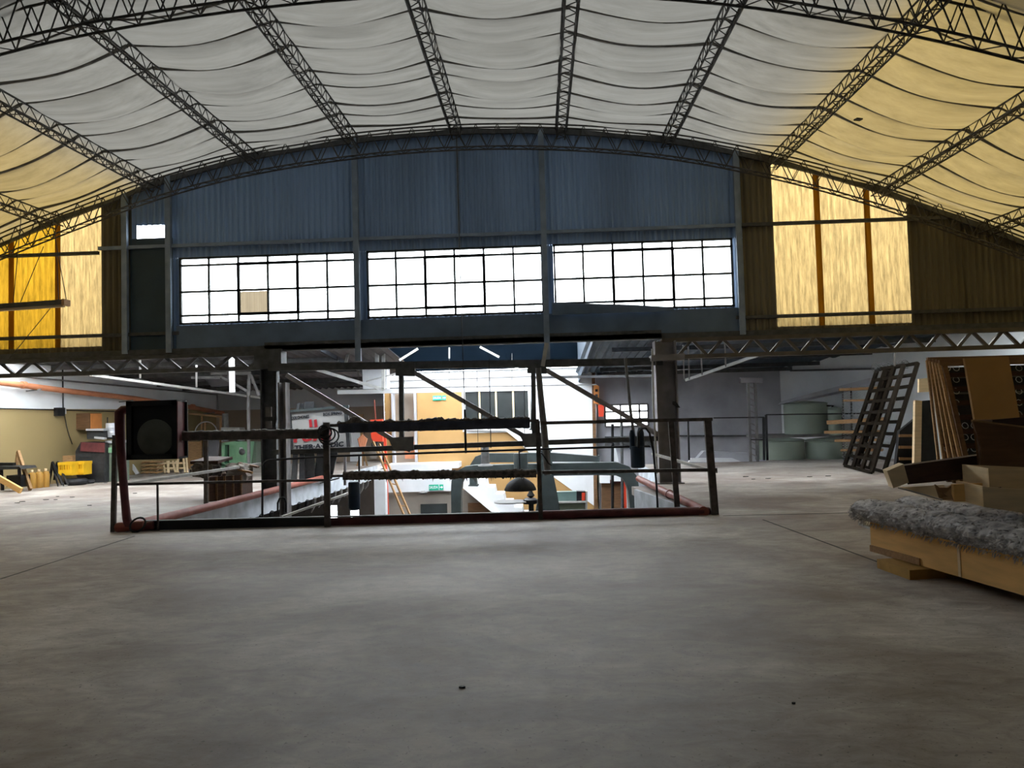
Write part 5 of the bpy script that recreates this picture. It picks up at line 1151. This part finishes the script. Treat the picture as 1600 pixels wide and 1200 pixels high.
# ------------------------------------------------------------------ RIGHT FOREGROUND STACK
A0 = G(1362, 876, .0); A1 = G(1640, 962, .0)
ld_ = (A1-A0).normalized(); ln_ = V((-ld_.y, ld_.x, 0))
if ln_.y < 0: ln_ = -ln_
A0 = A0-V((0, 0, 0)); LEN = 2.1; WID = 1.0
bz = .075; H_ = .235
def SB(u_, v_, z_): return A0 + ld_*u_ + ln_*v_ + V((0, 0, z_))
bs = T('plywood_bed_box', 'long plywood bed base at the lower right standing on wooden blocks', 'bed base', SB(1, .5, bz))
q = MB(); q.slab([SB(0, 0, bz), SB(LEN, 0, bz), SB(LEN, WID, bz), SB(0, WID, bz)], (0, 0, H_)); q.build('box', 'ply', bs)
MB().slab([SB(0, -.012, bz+.002), SB(.62, -.012, bz+.002), SB(.62, 0, bz+.002), SB(0, 0, bz+.002)], (0, 0, .05)).build('batten', 'wood', bs)
MB().slab([SB(1.02, -.006, bz+.002), SB(1.045, -.006, bz+.002), SB(1.045, 0, bz+.002), SB(1.02, 0, bz+.002)], (0, 0, H_-.01)).build('strap', 'pale_ply', bs)
blk = MB().slab([SB(.28, -.13, 0), SB(.72, -.16, 0), SB(.72, .35, 0), SB(.28, .35, 0)], (0, 0, .07)); blk.build('wood_block', 'pallet_wood', label='yellow-brown wooden block under the front of the plywood bed base', cat='block')
MB().slab([SB(1.55, .05, 0), SB(1.95, .05, 0), SB(1.95, .5, 0), SB(1.55, .5, 0)], (0, 0, .07)).build('wood_block', 'pallet_wood', label='dark hidden block under the right end of the plywood bed base', cat='block')
MB().slab([SB(.05, .7, 0), SB(.3, .7, 0), SB(.3, .95, 0), SB(.05, .95, 0)], (0, 0, .07)).build('wood_block', 'pallet_wood', label='block under the rear left corner of the plywood bed base', cat='block')
# felt rolls
def roll(name, label, v0, r0_, z0, u0, u1, seed, tilt=0, rx=1.5):
    rr = random.Random(seed); from mathutils import noise
    n, k = 220, 44; vs = []; fs = []
    for i in range(n+1):
        t_ = i/n; uu = u0+(u1-u0)*t_; R_ = r0_*(1 - .55*max(0, 1-t_*16)**2 - .3*max(0, 1-(1-t_)*18)**2)
        for j in range(k):
            a = 2*PI*j/k; q_ = V((uu*7, math.cos(a)*2.2, math.sin(a)*2.2+seed*9))
            low = 1 if math.sin(a) < .3 else .35
            d_ = 1+.13*noise.noise(q_)+.12*low*noise.noise(q_*3)+.10*low*noise.noise(q_*7)+rr.uniform(-.03, .03)*low
            yy = math.cos(a)*R_*rx*d_; zz = math.sin(a)*R_*d_*(1 if math.sin(a) > 0 else .8)
            if math.sin(a) < -.1: yy += -.03*noise.noise(V((uu*5, 3, seed)))
            vs.append(SB(uu, v0+tilt*t_+yy, z0+zz+.012*noise.noise(V((uu*2.5, seed, 0)))))
    for i in range(n):
        for j in range(k): fs.append((i*k+j, i*k+(j+1) % k, (i+1)*k+(j+1) % k, (i+1)*k+j))
    fs += [tuple(range(k)), tuple(n*k+j for j in range(k))]
    o = MB().add(vs, fs); root = T(name, label, 'felt roll', SB((u0+u1)/2, v0, z0-r0_), 'grey felt rolls on the bed base'); o.build('felt', 'felt', root)
    q = MB()
    for _ in range(1100):
        t_ = rr.random(); a = rr.uniform(2.2, 4.6) if rr.random() < .8 else rr.uniform(0, 2.2); uu = u0+(u1-u0)*t_; R_ = r0_*(.98 - .5*max(0, 1-t_*16)**2)
        b_ = SB(uu, v0+tilt*t_-math.cos(a)*R_*rx*-1, z0+math.sin(a)*R_); o_ = (b_-SB(uu, v0+tilt*t_, z0)).normalized()
        l = rr.uniform(.008, .028); q.tube([b_, b_+o_*l+V((rr.uniform(-.01, .01), rr.uniform(-.01, .01), -l*.5))], [.005, .001], 3, False)
    q.build('felt_fibres', 'felt', root)['kind'] = 'stuff'
zt_ = bz+H_
roll('felt_roll', 'shaggy grey felt roll along the front edge of the plywood bed base', .06, .10, zt_+.075, -.24, LEN, 1, -.02, 1.45)
roll('felt_roll', 'smoother grey felt roll lying behind the front one on the bed base', .43, .085, zt_+.10, -.22, LEN, 2, .0, 1.5)
MB().slab([SB(-.2, .02, zt_-.05), SB(-.02, .02, zt_-.07), SB(-.02, .3, zt_-.07), SB(-.2, .3, zt_-.05)], (0, 0, .025)).build('blue_sheet', 'silver', label='corner of a pale blue sheet poking out under the left end of the felt rolls', cat='sheet')
# things stacked on top: placed behind rolls
ZB = zt_+.16
def px_box(name, pts_px, Y, dep, m, label=None, cat=None, par=None): return MB().slab([P(x, y, Y) for x, y in pts_px], (.05, dep, 0)).build(name, m, par, label, cat)
YB_ = 5.55
br1 = T('brown_side_rail', 'long dark brown padded bed side with a pale square end resting across the stack', 'bed part', P(1470, 760, YB_+.2))
MB().slab([P(1411, 728, YB_+.05), P(1548, 709, YB_+.35), P(1548, 745, YB_+.35), P(1418, 757, YB_+.05)], (.08, .16, 0)).build('rail', 'brown_box', br1)
MB().slab([P(1386, 736, YB_), P(1412, 725, YB_), P(1420, 754, YB_), P(1396, 763, YB_)], (.03, .14, 0)).build('end_block', 'pale_ply', br1, label='pale square end')
db = T('open_carton', 'large dark brown open-topped box at the right edge of the stack', 'box', P(1560, 735, YB_+.1))
o_ = YB_+.15
MB().slab([P(1519, 657, o_), P(1640, 672, o_-.1), P(1640, 745, o_-.1), P(1530, 745, o_), (P(1534, 700, o_))], (0, .02, 0)).build('front_panel', 'umber', db)
MB().slab([P(1519, 657, o_+.02), P(1530, 745, o_+.02), P(1530, 735, o_+.6), P(1548, 656, o_+.6)], (.015, 0, 0)).build('side_panel', 'umber', db)
MB().slab([P(1548, 656, o_+.6), P(1640, 648, o_+.6), P(1640, 735, o_+.6), P(1535, 740, o_+.6)], (0, .02, 0)).build('back_panel', 'brown_box', db)
MB().bar(P(1519, 657, o_), P(1640, 672, o_-.1), .025, .012).build('rim', 'wood', db); MB().bar(P(1519, 657, o_), P(1548, 656, o_+.6), .012, .012).build('rim', 'wood', db)
def drawer(label, x0, y0, y1, Y, m='pale_ply', slot=None, tilt=8):
    r0 = T('drawer', label, 'drawer', P((x0+1640)/2, y1, Y), 'pale plywood drawers on the felt rolls')
    X1 = 1660
    sl = tilt*(X1-x0)/60
    tl, tr_, br_, bl = P(x0, y0, Y), P(X1, y0+sl*.55, Y-.12), P(X1, y1+sl*1.0, Y-.12), P(x0+2, y1, Y)
    f_ = MB()
    f_.slab([tl, tr_, br_, bl], (0, .018, 0)); fp_ = f_.build('front', m, r0)
    MB().slab([tl, bl, bl+V((.05, .4, 0)), tl+V((.05, .4, 0))], (.015, 0, 0)).build('side', m, r0)
    MB().slab([bl, br_, br_+V((.05, .4, 0)), bl+V((.05, .4, 0))], (0, 0, .012)).build('bottom', m, r0)
    MB().slab([tl+V((.05, .4, 0)), tr_+V((.05, .4, 0)), br_+V((.05, .4, 0)), bl+V((.05, .4, 0))], (0, .015, 0)).build('back', m, r0)
    if slot:
        sx, sy, sw = slot; pts = [P(sx+sw*math.cos(a)*.5, sy-3.2*math.sin(a), Y-.02) for a in [PI*i/10 for i in range(11)]]
        MB().slab(pts, (0, .015, 0)).build('hand_slot', 'black', fp_, label='dark curved hand slot')
    return r0
drawer('light plywood drawer with a curved hand slot, upper of two at the right edge', 1544, 732, 763, 5.3, slot=(1567, 764, 20), tilt=5)
drawer('light plywood drawer at the right edge, lower and nearer of two', 1535, 760, 792, 5.15, slot=None, tilt=9)
tb_ = T('tray', 'low brown plywood tray with a notched end on the felt behind the drawers', 'tray', P(1470, 785, 5.5))
MB().slab([P(1404, 762, 5.75), P(1475, 758, 5.6), P(1490, 783, 5.45), P(1470, 781, 5.5)], (0, .02, 0)).build('left_side', 'pale_ply', tb_)
MB().slab([P(1462, 757, 5.5), P(1468, 762, 5.5), P(1482, 762, 5.5), P(1489, 757, 5.5), P(1492, 784, 5.45), P(1470, 781, 5.5)], (0, .02, 0)).build('notched_end', 'wood', tb_)
MB().slab([P(1490, 757, 5.45), P(1536, 755, 5.4), P(1536, 784, 5.4), P(1491, 784, 5.45)], (0, .03, 0)).build('front_panel', 'ply', tb_, label='orange-brown plywood front')
MB().bar(P(1404, 762, 5.7), P(1472, 781, 5.45), .02, .008).build('edge_strip', 'pale_steel', tb_)

# ------------------------------------------------------------------ LEFT PENDANT LIGHT + floor debris
pl = T('light_batten', 'dark batten light hanging on wires in front of the left amber wall panels', 'lamp', P(50, 485, 12.3))
MB().bar(P(-40, 482, 12.2), P(104, 472, 12.3), .16, .07).build('housing', 'dark_steel', pl); MB().bar(P(-40, 487, 12.2), P(100, 478, 12.3), .06, .04).build('tube', 'pale_ply', pl); MB().box(P(103, 473, 12.3), (.05, .17, .10)).build('end_cap', 'wood', pl)
for a_, b_ in (((82, 350), (104, 470)), ((68, 385), (32, 472)), ((88, 395), (92, 475)), ((80, 480), (15, 560)), ((33, 340), (20, 480))): MB().tube([P(*a_, 12.3), P(*b_, 12.3)], .006, 4).build('hanging_wire', 'black', pl)
rnd = random.Random(12)
deb = [(27, 786), (35, 784), (72, 781), (87, 781), (90, 776), (113, 777), (211, 771), (1050, 738), (1165, 745), (1200, 748), (1265, 745), (1294, 744), (1177, 749), (165, 755), (140, 790), (722, 1075), (1240, 1100)]
for i, (x, y) in enumerate(deb):
    c_ = G(x, y); s_ = .03+.035*rnd.random()
    if y > 1000: s_ *= .25
    MB().slab([c_+V((s_*math.cos(a), s_*.6*math.sin(a), 0)) for a in (0, 1.1, 2.3, 3.4, 4.6, 5.5)], (0, 0, .008)).build('floor_debris', 'charcoal', label='small dark fleck of debris lying on the concrete floor', cat='debris', group='debris flecks on the floor')
def minz(o):
    z = 1e9
    for c_ in [o]+list(o.children):
        if c_.type == 'MESH':
            off = c_.location + (o.location if c_ is not o else V((0, 0, 0)))
            z = min(z, min(v.co.z for v in c_.data.vertices)+off.z)
    return z
for o in list(C.objects):
    if o.parent is None and 'label' in o and o.type in ('MESH', 'EMPTY') and o.name.split('.')[0] in ('green_machine', 'grey_cabinet', 'shelf_unit', 'spring_roll', 'sawhorse', 'white_plank', 'brown_board', 'door_panel', 'board', 'frame_rack', 'machine_cabinet', 'grey_locker', 'folding_trestle', 'jug', 'wooden_prop', 'work_bench', 'spring_stack', 'slat_box', 'headboard', 'slatted_bed', 'white_table', 'bunch_stand', 'lattice_rack', 'lattice_post', 'far_railing', 'grey_post', 'floor_slat', 'railing_upright', 'leaning_plank', 'tyre', 'plank'):
        g_ = minz(o)
        if -.2 < g_ < .2: o.location.z -= g_
for o in bpy.data.objects:
    if '_w' in o: del o['_w']
